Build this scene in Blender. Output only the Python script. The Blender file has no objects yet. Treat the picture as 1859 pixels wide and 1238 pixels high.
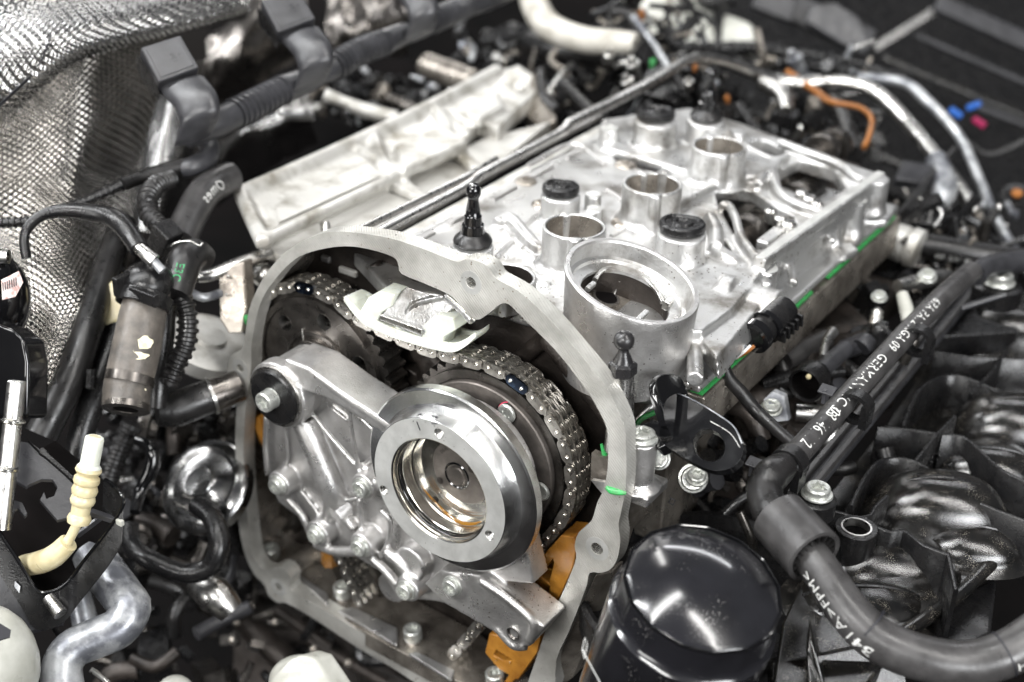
import bpy, bmesh, math, random
import numpy as np
from mathutils import Vector, Matrix, Quaternion
from mathutils.geometry import tessellate_polygon
random.seed(7)
rng = np.random.default_rng(7)
sc = bpy.context.scene
col = sc.collection
S = 0.01                       # everything below is written in centimetres
# ---------------------------------------------------------------- camera
W, H, FP = 1859, 1238, 2500.0
_dn = np.array([-150, -4500, -FP]); _ln = np.array([1900, 1350, -FP])
_up = -_dn / np.linalg.norm(_dn)
_Y = _ln - _up * np.dot(_ln, _up); _Y /= np.linalg.norm(_Y)
_X = np.cross(_Y, _up)
R = np.array([_X, _Y, _up])
def ray(px, py): return R @ np.array([px - W / 2, -(py - H / 2), -FP])
_d0 = ray(795, 892); CAM = -87 * _d0 / np.linalg.norm(_d0)
def P(px, py, x=None, y=None, z=None):
    d = ray(px, py)
    t = (x - CAM[0]) / d[0] if x is not None else (y - CAM[1]) / d[1] if y is not None else (z - CAM[2]) / d[2]
    return Vector(CAM + t * d)
def D(px, py, d): return Vector(CAM + ray(px, py) * (d / FP))
def dep(v): return float(-(R.T @ (np.array(v) - CAM))[2])
def img(dx, dy): return Vector(R @ np.array([dx, dy, 0.0]))      # direction in the picture plane (x right, y up)
def facing(p, ratio, lean):
    toc = (Vector(CAM) - p).normalized()
    a = img(math.sin(math.radians(lean)), math.cos(math.radians(lean)))
    a = (a - toc * a.dot(toc)).normalized()
    return (toc * ratio + a * math.sqrt(1 - ratio * ratio)).normalized()
cd = bpy.data.cameras.new('camera'); cam = bpy.data.objects.new('camera', cd); col.objects.link(cam)
cd.sensor_width = 36; cd.lens = 36 * FP / W; cd.clip_start = 0.02; cd.clip_end = 60
cd.dof.use_dof = True; cd.dof.focus_distance = 0.86; cd.dof.aperture_fstop = 4.2
M4 = Matrix([[R[i][j] for j in range(3)] + [CAM[i] * S] for i in range(3)] + [[0, 0, 0, 1]])
cam.matrix_world = M4
sc.camera = cam
sc.view_settings.view_transform = 'Standard'; sc.view_settings.look = 'None'
sc.view_settings.exposure = -0.05; sc.view_settings.gamma = 1.0
# ---------------------------------------------------------------- light: workshop, tubes overhead
w = bpy.data.worlds.new('World'); sc.world = w; w.use_nodes = True
nt = w.node_tree; bgn = nt.nodes['Background']
tc = nt.nodes.new('ShaderNodeTexCoord'); sx = nt.nodes.new('ShaderNodeSeparateXYZ'); cr = nt.nodes.new('ShaderNodeValToRGB')
nt.links.new(tc.outputs['Generated'], sx.inputs[0]); 
mr = nt.nodes.new('ShaderNodeMapRange'); mr.inputs[1].default_value = -1; mr.inputs[2].default_value = 1
nt.links.new(sx.outputs[2], mr.inputs[0]); nt.links.new(mr.outputs[0], cr.inputs[0]); nt.links.new(cr.outputs[0], bgn.inputs[0])
e = cr.color_ramp.elements; e[0].position = 0.35; e[0].color = (.06, .055, .052, 1); e[1].position = 0.8; e[1].color = (.30, .31, .33, 1)
bgn.inputs[1].default_value = 0.42
def area(name, loc, target, sx_, sy_, power, colr=(1, 1, 1)):
    l = bpy.data.lights.new(name, 'AREA'); l.shape = 'RECTANGLE'; l.size = sx_; l.size_y = sy_; l.energy = power; l.color = colr
    o = bpy.data.objects.new(name, l); col.objects.link(o); o.location = loc
    o.rotation_euler = (Vector(target) - Vector(loc)).to_track_quat('-Z', 'Y').to_euler(); return o
for loc_, sx_, sy_, pw, cc in (((-1.5, 1.9, 1.7), .16, 2.4, 19, (1, .985, .96)), ((-.5, 2.5, 2.0), 2.0, .16, 14, (.97, .98, 1)), ((-1.2, -1.1, 1.9), .2, 1.9, 66, (.98, .99, 1)),
                               ((-.2, -.5, 2.3), .16, 1.9, 34, (1, 1, .98)), ((1.4, -.3, 2.0), .16, 1.9, 36, (1, .98, .95)), ((.35, -2.1, 1.5), 1.5, .18, 52, (1, .99, .97)), ((-2.0, .1, 1.1), .16, 1.8, 34, (.98, .99, 1))):
    area('ceiling_tube_lamp', loc_, (0, .1, 0), sx_, sy_, pw, cc)
area('bay_door_light', (2.3, -.9, .75), (.1, .1, 0), 1.3, .8, 62, (.97, .985, 1))
area('bay_door_light', (-.6, -2.6, .5), (0, 0, 0), 1.2, .6, 30, (1, .99, .97))
# ---------------------------------------------------------------- materials
MAT = {}
def mat(name, c, c2=None, metal=0.0, rough=.5, rv=.1, ns=60, bs=0, bd=200, spec=.5, coat=0, sss=0, det=6, mixlo=.35, mixhi=.65, wave=None, trans=0):
    m = bpy.data.materials.new(name); m.use_nodes = True; n = m.node_tree.nodes; L = m.node_tree.links
    b = n['Principled BSDF']; t = n.new('ShaderNodeTexCoord')
    no = n.new('ShaderNodeTexNoise'); no.inputs['Scale'].default_value = ns; no.inputs['Detail'].default_value = det; no.inputs['Roughness'].default_value = .6
    L.new(t.outputs['Object'], no.inputs['Vector'])
    if c2 is not None:
        r = n.new('ShaderNodeValToRGB'); L.new(no.outputs[0], r.inputs[0])
        r.color_ramp.elements[0].position = mixlo; r.color_ramp.elements[1].position = mixhi
        r.color_ramp.elements[0].color = (*c2, 1); r.color_ramp.elements[1].color = (*c, 1); L.new(r.outputs[0], b.inputs['Base Color'])
    else: b.inputs['Base Color'].default_value = (*c, 1)
    b.inputs['Metallic'].default_value = metal
    if rv:
        n2 = n.new('ShaderNodeTexNoise'); n2.inputs['Scale'].default_value = ns * 1.7; n2.inputs['Detail'].default_value = 8
        L.new(t.outputs['Object'], n2.inputs['Vector'])
        q = n.new('ShaderNodeMapRange'); q.inputs[1].default_value = .3; q.inputs[2].default_value = .7
        q.inputs[3].default_value = max(.03, rough - rv); q.inputs[4].default_value = min(1, rough + rv)
        L.new(n2.outputs[0], q.inputs[0]); L.new(q.outputs[0], b.inputs['Roughness'])
    else: b.inputs['Roughness'].default_value = rough
    b.inputs['Specular IOR Level'].default_value = spec
    b.inputs['Coat Weight'].default_value = coat; b.inputs['Coat Roughness'].default_value = .06
    if sss:
        b.inputs['Subsurface Weight'].default_value = sss; b.inputs['Subsurface Radius'].default_value = (1, .9, .7); b.inputs['Subsurface Scale'].default_value = .004
    if trans: b.inputs['Transmission Weight'].default_value = trans
    bump = None
    if bs:
        n3 = n.new('ShaderNodeTexNoise'); n3.inputs['Scale'].default_value = bd; n3.inputs['Detail'].default_value = 5
        L.new(t.outputs['Object'], n3.inputs['Vector'])
        bump = n.new('ShaderNodeBump'); bump.inputs['Strength'].default_value = bs; bump.inputs['Distance'].default_value = .001
        L.new(n3.outputs[0], bump.inputs['Height']); L.new(bump.outputs[0], b.inputs['Normal'])
    if wave:                                   # machining marks: (type, direction, scale, strength)
        wv = n.new('ShaderNodeTexWave'); wv.wave_type = wave[0]
        if wave[0] == 'BANDS': wv.bands_direction = wave[1]
        else: wv.rings_direction = wave[1]
        wv.inputs['Scale'].default_value = wave[2]; wv.inputs['Distortion'].default_value = .6; wv.inputs['Detail'].default_value = 2
        L.new(t.outputs['Object'], wv.inputs['Vector'])
        b2 = n.new('ShaderNodeBump'); b2.inputs['Strength'].default_value = wave[3]; b2.inputs['Distance'].default_value = .0006
        L.new(wv.outputs[0], b2.inputs['Height']); L.new(b2.outputs[0], b.inputs['Normal'])
        if bump: L.new(bump.outputs[0], b2.inputs['Normal'])
    MAT[name] = m; return m
mat('cast_alu', (.66, .65, .64), (.42, .41, .40), metal=.85, rough=.34, rv=.1, ns=40, bs=.35, bd=900)
mat('cast_alu_bright', (.58, .578, .57), (.23, .215, .195), metal=.85, rough=.36, rv=.12, ns=26, bs=.4, bd=500, mixlo=.34, mixhi=.5, det=10)
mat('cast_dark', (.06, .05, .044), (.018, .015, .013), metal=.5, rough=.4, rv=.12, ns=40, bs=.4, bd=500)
mat('cast_oily_and_shade', (.40, .365, .32), (.17, .15, .13), metal=.75, rough=.32, rv=.12, ns=50, bs=.3, bd=500)  # oily castings, and the painted shade inside the plug wells
mat('machined_face', (.66, .66, .64), (.50, .50, .48), metal=.6, rough=.4, rv=.07, ns=60, wave=('RINGS', 'Y', 240, .10))
mat('rim_face', (.66, .65, .61), (.40, .39, .36), metal=.6, rough=.36, rv=.1, ns=34, wave=('BANDS', 'DIAGONAL', 260, .3))
mat('turned_alu', (.86, .86, .86), (.74, .74, .73), metal=1, rough=.2, rv=.06, ns=30, wave=('BANDS', 'Y', 500, .10))
mat('turned_gold', (.80, .79, .76), (.70, .67, .60), metal=1, rough=.18, rv=.05, ns=45, wave=('BANDS', 'Y', 500, .08))
mat('steel', (.62, .61, .59), (.45, .44, .42), metal=1, rough=.3, rv=.08, ns=90)
mat('bolt_steel', (.62, .63, .60), (.46, .47, .44), metal=.75, rough=.33, rv=.08, ns=300, bs=.1, bd=900)
mat('chain_steel', (.64, .615, .57), (.37, .35, .32), metal=.95, rough=.30, rv=.08, ns=120)
mat('pin_steel', (.85, .82, .76), metal=1, rough=.2, rv=0)
mat('blue_steel', (.06, .09, .15), (.03, .035, .05), metal=1, rough=.25, rv=.05)
mat('dark_steel', (.13, .12, .11), (.06, .055, .05), metal=.9, rough=.3, rv=.1, ns=60, bs=.1, bd=300)
mat('worn_steel', (.19, .17, .155), (.10, .09, .082), metal=.8, rough=.5, rv=.08, ns=60)
mat('bronze_steel', (.20, .185, .17), (.11, .10, .092), metal=.95, rough=.3, rv=.08, ns=60)
mat('black_metal', (.012, .012, .013), (.022, .02, .02), metal=0, rough=.28, rv=.08, ns=60, bs=.25, bd=250, spec=.6)
mat('black_gloss', (.004, .004, .0045), metal=0, rough=.15, rv=.08, ns=25, coat=.6, spec=.3)
mat('black_plastic', (.006, .006, .0065), (.011, .0105, .0105), rough=.27, rv=.1, ns=80, bs=.15, bd=900, spec=.4)
mat('black_plastic_dusty', (.011, .010, .009), (.004, .004, .004), rough=.17, rv=.1, ns=60, bs=.12, bd=1500, spec=.8)
mat('filter_paint', (.005, .005, .006), (.010, .010, .012), rough=.2, rv=.16, ns=12, coat=.8, spec=.4, mixlo=.45, mixhi=.62)
MAT['filter_paint'].node_tree.nodes['Principled BSDF'].inputs['Coat Roughness'].default_value = .16
mat('grey_plastic', (.038, .038, .042), (.02, .02, .022), rough=.36, rv=.1, ns=50, bs=.1, bd=600)
mat('rubber', (.014, .013, .013), (.006, .006, .006), rough=.33, rv=.12, ns=60, bs=.15, bd=500)
mat('rubber_grey', (.052, .05, .05), (.026, .025, .025), rough=.34, rv=.1, ns=60, bs=.1, bd=500)
mat('white_nylon', (.66, .68, .61), (.55, .57, .50), rough=.3, rv=.05, ns=60, sss=.4)
mat('yellow_nylon', (.60, .54, .35), (.46, .39, .23), rough=.32, rv=.05, ns=60, sss=.3)
mat('white_plastic', (.5, .5, .46), (.34, .34, .30), rough=.35, ns=30)
mat('white_hose', (.52, .50, .45), (.3, .28, .24), rough=.35, ns=30)
mat('orange_plastic', (.42, .19, .03), (.22, .09, .015), rough=.28, rv=.08, ns=50, sss=.15)
mat('pipe_grey', (.44, .45, .46), (.12, .125, .14), metal=.5, rough=.36, rv=.12, ns=38, bs=.15, bd=300, det=12, mixlo=.42, mixhi=.6)
mat('white_paint', (.6, .6, .58), rough=.5, rv=0)
mat('cream_paint', (.62, .57, .42), (.4, .36, .24), rough=.5, rv=0, ns=200)
mat('green_gasket', (.02, .30, .07), (.04, .17, .05), rough=.35, rv=.05, ns=220)
mat('green_paint', (.03, .35, .12), rough=.5, rv=0)
mat('pink_paint', (.85, .08, .16), rough=.5, rv=0)
mat('ink', (.008, .008, .012), rough=.6, rv=0)
mat('oil', (.22, .10, .012), rough=.08, rv=0, coat=1)
mat('copper_wire', (.34, .13, .03), (.2, .07, .015), metal=.3, rough=.35)
mat('blue_plastic', (.02, .10, .38), rough=.4, rv=0)
mat('magenta_plastic', (.25, .01, .06), rough=.4, rv=0)
mat('white_cast', (.60, .59, .56), (.22, .20, .16), metal=.4, rough=.45, rv=.1, ns=28, bs=.4, bd=300, mixlo=.3, mixhi=.52)
mat('can_metal', (.40, .395, .39), (.2, .2, .2), metal=1, rough=.25, rv=.1, ns=40)
mat('worn_hose', (.12, .105, .09), (.05, .045, .04), rough=.42, rv=.1, ns=70, bs=.2, bd=500)
mat('foil', (.56, .555, .545), (.34, .335, .33), metal=1, rough=.2, rv=.08, ns=30)
mat('foil_brown', (.44, .42, .395), (.22, .21, .195), metal=1, rough=.19, rv=.08, ns=30)
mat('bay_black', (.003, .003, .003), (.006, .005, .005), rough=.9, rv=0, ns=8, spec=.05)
mat('label_paper', (.6, .58, .56), (.3, .12, .1), rough=.5, rv=0, ns=300)
def specks(name, scale, thr, c, bright_rough=.6):
    m = MAT[name]; n = m.node_tree.nodes; L = m.node_tree.links; b = n['Principled BSDF']
    t = n.new('ShaderNodeTexCoord'); v = n.new('ShaderNodeTexVoronoi'); v.inputs['Scale'].default_value = scale; v.inputs['Randomness'].default_value = 1
    ns = n.new('ShaderNodeTexNoise'); ns.inputs['Scale'].default_value = scale * .06; L.new(t.outputs['Object'], ns.inputs['Vector']); L.new(t.outputs['Object'], v.inputs['Vector'])
    q = n.new('ShaderNodeMapRange'); q.inputs[1].default_value = .42; q.inputs[2].default_value = .68; q.inputs[3].default_value = 0; q.inputs[4].default_value = thr; L.new(ns.outputs[0], q.inputs[0])
    lt = n.new('ShaderNodeMath'); lt.operation = 'LESS_THAN'; L.new(v.outputs['Distance'], lt.inputs[0]); L.new(q.outputs[0], lt.inputs[1])
    mx = n.new('ShaderNodeMix'); mx.data_type = 'RGBA'; src = b.inputs['Base Color'].links[0].from_socket
    L.new(lt.outputs[0], mx.inputs[0]); L.new(src, mx.inputs[6]); mx.inputs[7].default_value = (*c, 1); L.new(mx.outputs[2], b.inputs['Base Color'])
specks('filter_paint', 700, .24, (.25, .24, .23)); specks('black_plastic_dusty', 1500, .30, (.20, .18, .15)); specks('cast_alu_bright', 260, .22, (.10, .08, .06)); specks('cast_alu', 300, .18, (.12, .10, .08)); specks('rim_face', 260, .16, (.2, .16, .11)); specks('machined_face', 260, .14, (.22, .2, .17))
# ---------------------------------------------------------------- object helpers
def V(a): return Vector([float(q) for q in a])
def tag(o, label=None, cat=None, group=None, kind=None):
    if label: o['label'] = label
    if cat: o['category'] = cat
    if group: o['group'] = group
    if kind: o['kind'] = kind
    return o
def thing(name, label, cat, loc, group=None):
    o = bpy.data.objects.new(name, None); col.objects.link(o); o.empty_display_size = .01
    o.location = V(loc) * S; return tag(o, label, cat, group)
def base_of(o): return Vector((0, 0, 0)) if o is None else (o['_b'] if False else (o.location.copy() / S + (base_of(o.parent) if o.parent else Vector((0, 0, 0)))))
class MB:
    def __init__(s): s.v = []; s.f = []
    def add(s, vs, fs):
        k = len(s.v); s.v += [V(a) for a in vs]; s.f += [tuple(i + k for i in f) for f in fs]; return s
    def loft(s, rings, cap0=True, cap1=True, closed=False):
        n = len(rings[0]); vs = [p for r in rings for p in r]; fs = []
        m = len(rings)
        for i in range(m if closed else m - 1):
            a = i * n; b = ((i + 1) % m) * n
            for j in range(n):
                k = (j + 1) % n; fs.append((a + j, a + k, b + k, b + j))
        if not closed:
            if cap0: fs.append(tuple(range(n - 1, -1, -1)))
            if cap1: fs.append(tuple((m - 1) * n + j for j in range(n)))
        return s.add(vs, fs)
    def rev(s, prof, o, ax, seg=48, cap0=True, cap1=True, closed=False, rmod=None):
        o = V(o); q = V(ax).normalized().to_track_quat('Z', 'Y'); rings = []
        for r, h in prof:
            rg = []
            for k in range(seg):
                a = 2 * math.pi * k / seg; rr = r * (rmod(a, r, h) if rmod else 1)
                rg.append(o + q @ Vector((rr * math.cos(a), rr * math.sin(a), h)))
            rings.append(rg)
        return s.loft(rings, cap0, cap1, closed)
    def ring(s, o, ax, ri, ro, h0, h1, seg=40): return s.rev([(ri, h0), (ro, h0), (ro, h1), (ri, h1)], o, ax, seg, closed=True)
    def cyl(s, o, ax, r, h0, h1, seg=32, r1=None): return s.rev([(r, h0), (r if r1 is None else r1, h1)], o, ax, seg)
    def ball(s, o, r, seg=24, sz=(1, 1, 1)):
        rings = [[V(o) + Vector((r * sz[0] * math.sin(t) * math.cos(a), r * sz[1] * math.sin(t) * math.sin(a), -r * sz[2] * math.cos(t))) for a in [2 * math.pi * k / seg for k in range(seg)]] for t in [math.pi * (i + .02) / 12.04 for i in range(13)]]
        return s.loft(rings)
    def tube(s, pts, rad, seg=20, n=None, spline=True, cap=True, cor=0, cdep=.14, ell=1.0):
        pts = [V(p) for p in pts]; m = len(pts)
        rad = list(rad) if hasattr(rad, '__len__') else [rad] * m
        Q = []; RR = []
        if spline and m > 2:
            for i in range(m - 1):
                p0 = pts[max(i - 1, 0)]; p1 = pts[i]; p2 = pts[i + 1]; p3 = pts[min(i + 2, m - 1)]
                L = (p2 - p1).length
                k = n or (max(2, int(L / (cor / 6))) if cor else max(4, min(14, int(L / max(.35, rad[i] * .5)))))
                for j in range(k):
                    t = j / k
                    Q.append(.5 * ((2 * p1) + (p2 - p0) * t + (2 * p0 - 5 * p1 + 4 * p2 - p3) * t * t + (3 * p1 - p0 - 3 * p2 + p3) * t ** 3))
                    RR.append(rad[i] * (1 - t) + rad[i + 1] * t)
            Q.append(pts[-1]); RR.append(rad[-1])
        elif cor:
            for i in range(m - 1):
                k = max(2, int((pts[i + 1] - pts[i]).length / (cor / 6)))
                for j in range(k): t = j / k; Q.append(pts[i].lerp(pts[i + 1], t)); RR.append(rad[i] * (1 - t) + rad[i + 1] * t)
            Q.append(pts[-1]); RR.append(rad[-1])
        else: Q, RR = pts, rad
        if cor:
            dd = 0
            for i in range(len(Q)):
                if i: dd += (Q[i] - Q[i - 1]).length
                ph = (dd / cor) % 1.0
                RR[i] = RR[i] * (1 if ph < .5 else 1 - cdep)
        rings = []; up = None
        for i, p in enumerate(Q):
            t = (Q[min(i + 1, len(Q) - 1)] - Q[max(i - 1, 0)]).normalized()
            if up is None:
                up = t.orthogonal().normalized()
            up = (up - t * up.dot(t)).normalized(); sd = t.cross(up)
            rings.append([p + (up * math.cos(a) + sd * math.sin(a) * ell) * RR[i] for a in [2 * math.pi * k / seg for k in range(seg)]])
        s.loft(rings, cap, cap); s.path = Q; return s
    def prism(s, loops, dirv):                # loops: outer ring then holes, 3-D points in one plane; extruded by dirv
        loops = [[V(p) for p in l] for l in loops]; dv = V(dirv)
        tri = tessellate_polygon(loops); flat = [p for l in loops for p in l]; n = len(flat)
        fs = [tuple(t) for t in tri] + [tuple(n + i for i in reversed(t)) for t in tri]
        k = 0
        for l in loops:
            for i in range(len(l)):
                j = (i + 1) % len(l); fs.append((k + i, k + j, n + k + j, n + k + i))
            k += len(l)
        return s.add(flat + [p + dv for p in flat], fs)
    def box(s, c, sz, rot=None):
        c = V(c); q = rot or Quaternion()
        vs = [c + q @ Vector((sx_ * sz[0] / 2, sy_ * sz[1] / 2, sz_ * sz[2] / 2)) for sx_ in (-1, 1) for sy_ in (-1, 1) for sz_ in (-1, 1)]
        return s.add(vs, [(0, 1, 3, 2), (4, 6, 7, 5), (0, 4, 5, 1), (2, 3, 7, 6), (0, 2, 6, 4), (1, 5, 7, 3)])
    def bar(s, a, b, wd, ht, up=(0, 0, 1)):
        a = V(a); b = V(b); t = (b - a).normalized(); u = V(up); u = (u - t * u.dot(t)).normalized(); sd = t.cross(u)
        r = lambda p: [p + sd * wd / 2 + u * ht / 2, p - sd * wd / 2 + u * ht / 2, p - sd * wd / 2 - u * ht / 2, p + sd * wd / 2 - u * ht / 2]
        return s.loft([r(a), r(b)])
    def mesh(s, name, m, off=Vector((0, 0, 0)), ang=35):
        me = bpy.data.meshes.new(name); me.from_pydata([(v - off) * S for v in s.v], [], s.f)
        bm = bmesh.new(); bm.from_mesh(me); bmesh.ops.recalc_face_normals(bm, faces=bm.faces[:]); bm.to_mesh(me); bm.free()
        me.materials.append(MAT[m]); me.shade_smooth(); me.set_sharp_from_angle(angle=math.radians(ang)); return me
    def build(s, name, m, parent=None, label=None, cat=None, group=None, kind=None, bevel=0, voxel=0, smooth=0, ang=35, bseg=2, sub=0):
        if parent is None:
            xs = np.array([tuple(v) for v in s.v]); lo = xs.min(0); hi = xs.max(0)
            off = Vector(((lo[0] + hi[0]) / 2, (lo[1] + hi[1]) / 2, lo[2]))
        else: off = base_of(parent)
        me = s.mesh(name, m, off, ang); o = bpy.data.objects.new(name, me); col.objects.link(o)
        if parent is None: o.location = off * S
        else: o.parent = parent
        tag(o, label, cat, group, kind)
        if sub:
            md = o.modifiers.new('sub', 'SUBSURF'); md.levels = sub; md.render_levels = sub
        if voxel:
            md = o.modifiers.new('fuse', 'REMESH'); md.mode = 'VOXEL'; md.voxel_size = voxel * S; md.use_smooth_shade = True
            if smooth: sm = o.modifiers.new('soft', 'SMOOTH'); sm.factor = .5; sm.iterations = smooth
        if bevel:
            md = o.modifiers.new('bevel', 'BEVEL'); md.width = bevel * S; md.segments = bseg; md.limit_method = 'ANGLE'; md.angle_limit = math.radians(40); md.harden_normals = True
        return o
def put(name, me, parent, p, ax, scale=1.0, spin=0.0, **kw):
    o = bpy.data.objects.new(name, me); col.objects.link(o)
    q = V(ax).normalized().to_track_quat('Z', 'Y') @ Quaternion((0, 0, 1), spin)
    o.rotation_mode = 'QUATERNION'; o.rotation_quaternion = q; o.scale = (scale,) * 3
    if parent is not None: o.parent = parent; o.location = (V(p) - base_of(parent)) * S
    else: o.location = V(p) * S
    return tag(o, **kw)
def circ(c, r, y=None, n=32, ax='y'):
    return [Vector((c[0] + r * math.cos(2 * math.pi * k / n), y, c[1] + r * math.sin(2 * math.pi * k / n))) for k in range(n)]
def crom(pts, k=6, closed=False):
    pts = [V(p) for p in pts]; m = len(pts); out = []
    g = (lambda i: pts[i % m]) if closed else (lambda i: pts[min(max(i, 0), m - 1)])
    for i in range(m if closed else m - 1):
        p0, p1, p2, p3 = g(i - 1), g(i), g(i + 1), g(i + 2)
        for j in range(k):
            t = j / k; out.append(.5 * ((2 * p1) + (p2 - p0) * t + (2 * p0 - 5 * p1 + 4 * p2 - p3) * t * t + (3 * p1 - p0 - 3 * p2 + p3) * t ** 3))
    if not closed: out.append(pts[-1])
    return out
def pxs(l, **kw): return [P(a, b, **kw) for a, b in l]
Yv = Vector((0, 1, 0)); Zv = Vector((0, 0, 1)); F = Vector((0, -1, 0))
# torx bolt head, radius 1 head, axis +Z, seat at z=0
def torx_mesh(name, m, flange=1.25, h=.8, fh=.2, rec=.55, dep_=.45, edge=.12):
    b = MB(); N = 48; ang = [2 * math.pi * k / N for k in range(N)]
    c = lambda r, z: [Vector((r * math.cos(a), r * math.sin(a), z)) for a in ang]
    st = lambda r, z: [Vector((r * (1 + .17 * math.cos(6 * a)) * math.cos(a), r * (1 + .17 * math.cos(6 * a)) * math.sin(a), z)) for a in ang]
    b.loft([c(flange, 0), c(flange, fh * .6), c(flange - .06, fh), c(1.0, fh + .03), c(1.0, h - edge), c(1 - edge, h), c(rec * 1.3, h), st(rec, h - .04), st(rec * .95, h - dep_)], True, True)
    return b.mesh(name, m, ang=40)
BOLT = torx_mesh('torx_bolt', 'bolt_steel')
BOLT_TALL = torx_mesh('torx_bolt_tall', 'bolt_steel', flange=1.02, h=1.3, fh=.1)
BOLT_CSK = torx_mesh('torx_countersunk', 'bolt_steel', flange=1.12, h=.18, fh=.08, rec=.5, dep_=.25, edge=.1)
def etorx_mesh(name, m):
    b = MB(); N = 48; ang = [2 * math.pi * k / N for k in range(N)]
    c = lambda r, z: [Vector((r * math.cos(a), r * math.sin(a), z)) for a in ang]
    st = lambda r, z: [Vector((r * (1 + .09 * math.cos(6 * a)) * math.cos(a), r * (1 + .09 * math.cos(6 * a)) * math.sin(a), z)) for a in ang]
    b.loft([c(1.3, 0), c(1.3, .22), c(1.1, .34), c(1.02, .36), c(1.02, .6), c(.9, .68), c(.66, .68), st(.6, .66), st(.56, .3)], True, True)
    return b.mesh(name, m, ang=40)
EBOLT = etorx_mesh('star_bolt', 'bolt_steel')
def label_text(txt, size, name, parent, place, m='white_paint', extr=.012):
    """flat lettering: place(u, v) -> 3-D point in cm; u along the text"""
    cu = bpy.data.curves.new('t', 'FONT'); cu.body = txt; cu.size = size; cu.extrude = 0; cu.space_character = 1.12; cu.resolution_u = 3
    ob = bpy.data.objects.new('t', cu); col.objects.link(ob); dg = bpy.context.evaluated_depsgraph_get(); dg.update()
    me = bpy.data.meshes.new_from_object(ob.evaluated_get(dg)); bpy.data.objects.remove(ob); bpy.data.curves.remove(cu)
    b = MB(); vs = [v.co.copy() for v in me.vertices]; fs = [tuple(p.vertices) for p in me.polygons]
    b.add([place(v.x, v.y) for v in vs], fs); bpy.data.meshes.remove(me)
    return b.build(name, m, parent)
def on_tube(path, r, s0, ang0, flip=1, vs=1):
    """text laid on a tube: u runs along the path from arc length s0, v wraps round it"""
    L = [0]
    for i in range(1, len(path)): L.append(L[-1] + (path[i] - path[i - 1]).length)
    def place(u, v):
        s = s0 + flip * u; s = min(max(s, 0), L[-1] - 1e-4); i = max(j for j in range(len(L) - 1) if L[j] <= s)
        t = (s - L[i]) / (L[i + 1] - L[i]); p = path[i].lerp(path[i + 1], t)
        d = (path[min(i + 2, len(path) - 1)] - path[max(i - 1, 0)]).normalized()
        toc = (Vector(CAM) - p); n = (toc - d * toc.dot(d)).normalized(); sd = d.cross(n)
        a = ang0 + vs * v / r; return p + (n * math.cos(a) + sd * math.sin(a)) * (r + .015)
    return place
# ================================================================ SETTING
b = MB(); b.box((0, 30, -46), (260, 260, 1)); b.build('engine_bay_floor', 'bay_black', kind='structure')
# ================================================================ TIMING CASE
LC = Vector((-14.25, 0, 1.38))               # inlet cam axis; the exhaust one is x = z = 0
case = thing('timing_case', 'open cast aluminium timing case with a broad machined rim round the chain', 'engine case', (-6, 8, -22))
outer = [(954, 1262), (1003, 1262), (1010, 1198), (1032, 1148), (1051, 1101), (1065, 1063), (1071, 1040), (1092, 1040), (1110, 1032), (1121, 1013), (1126, 982), (1123, 953), (1128, 928), (1135, 891), (1137, 850), (1136, 810), (1134, 776), (1120, 741), (1100, 702), (1071, 664), (1039, 626), (1007, 589), (968, 550), (939, 527), (910, 511), (897, 502), (887, 485), (868, 474), (845, 471), (829, 475), (800, 464), (755, 447), (707, 432), (652, 423), (607, 420), (574, 427), (536, 445), (507, 468), (481, 500), (465, 529), (452, 562), (446, 600), (440, 632), (424, 642), (415, 655), (413, 675), (418, 695), (430, 706), (428, 760), (427, 800), (428, 871), (432, 941), (442, 998), (460, 1041), (479, 1061), (487, 1080), (503, 1094), (520, 1095), (563, 1119), (648, 1175), (718, 1216), (785, 1262)]
inner = [(860, 1262), (800, 1226), (718, 1182), (648, 1143), (577, 1101), (529, 1072), (528, 1050), (517, 1034), (503, 1029), (487, 1036), (471, 1029), (458, 1004), (450, 941), (444, 871), (442, 800), (446, 740), (452, 700), (456, 660), (457, 620), (468, 565), (480, 535), (497, 510), (520, 484), (545, 465), (581, 453), (626, 447), (668, 452), (713, 466), (723, 481), (729, 497), (769, 514), (810, 532), (829, 547), (861, 581), (891, 566), (907, 553), (923, 552), (942, 570), (975, 602), (1007, 634), (1036, 670), (1065, 708), (1088, 747), (1101, 776), (1104, 805), (1103, 850), (1098, 878), (1092, 897), (1084, 913), (1073, 947), (1051, 966), (1043, 991), (1046, 1013), (1032, 1051), (1013, 1094), (995, 1132), (976, 1188), (950, 1262)]
loop = crom(pxs(outer, y=4), 3) + crom(pxs(inner, y=4), 3)         # open at the bottom of the frame: one band
hol = []
for hx, hy, r in ((855, 513, .36), (1084, 996, .42), (436, 669, .33), (505, 1066, .36)):
    c = P(hx, hy, y=4); hol.append(circ((c.x, c.z), r, 4, 20))
b = MB(); b.prism([loop] + hol, (0, 1.2, 0)); b.build('rim', 'rim_face', case, bevel=.07)
for hx, hy, r in ((855, 513, .36), (1084, 996, .42), (436, 669, .33), (505, 1066, .36)):
    c = P(hx, hy, y=4)
    b = MB(); b.rev([(r, 0), (r, 1.8), (r - .02, 2)], c + Yv * .03, Yv, 24, cap0=False); b.build('bolt_hole', 'turned_alu', case)
    b = MB(); b.ring(c, Yv, r + .02, r + .42, -.012, .1, 32); b.build('spot_face', 'machined_face', case)
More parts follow.
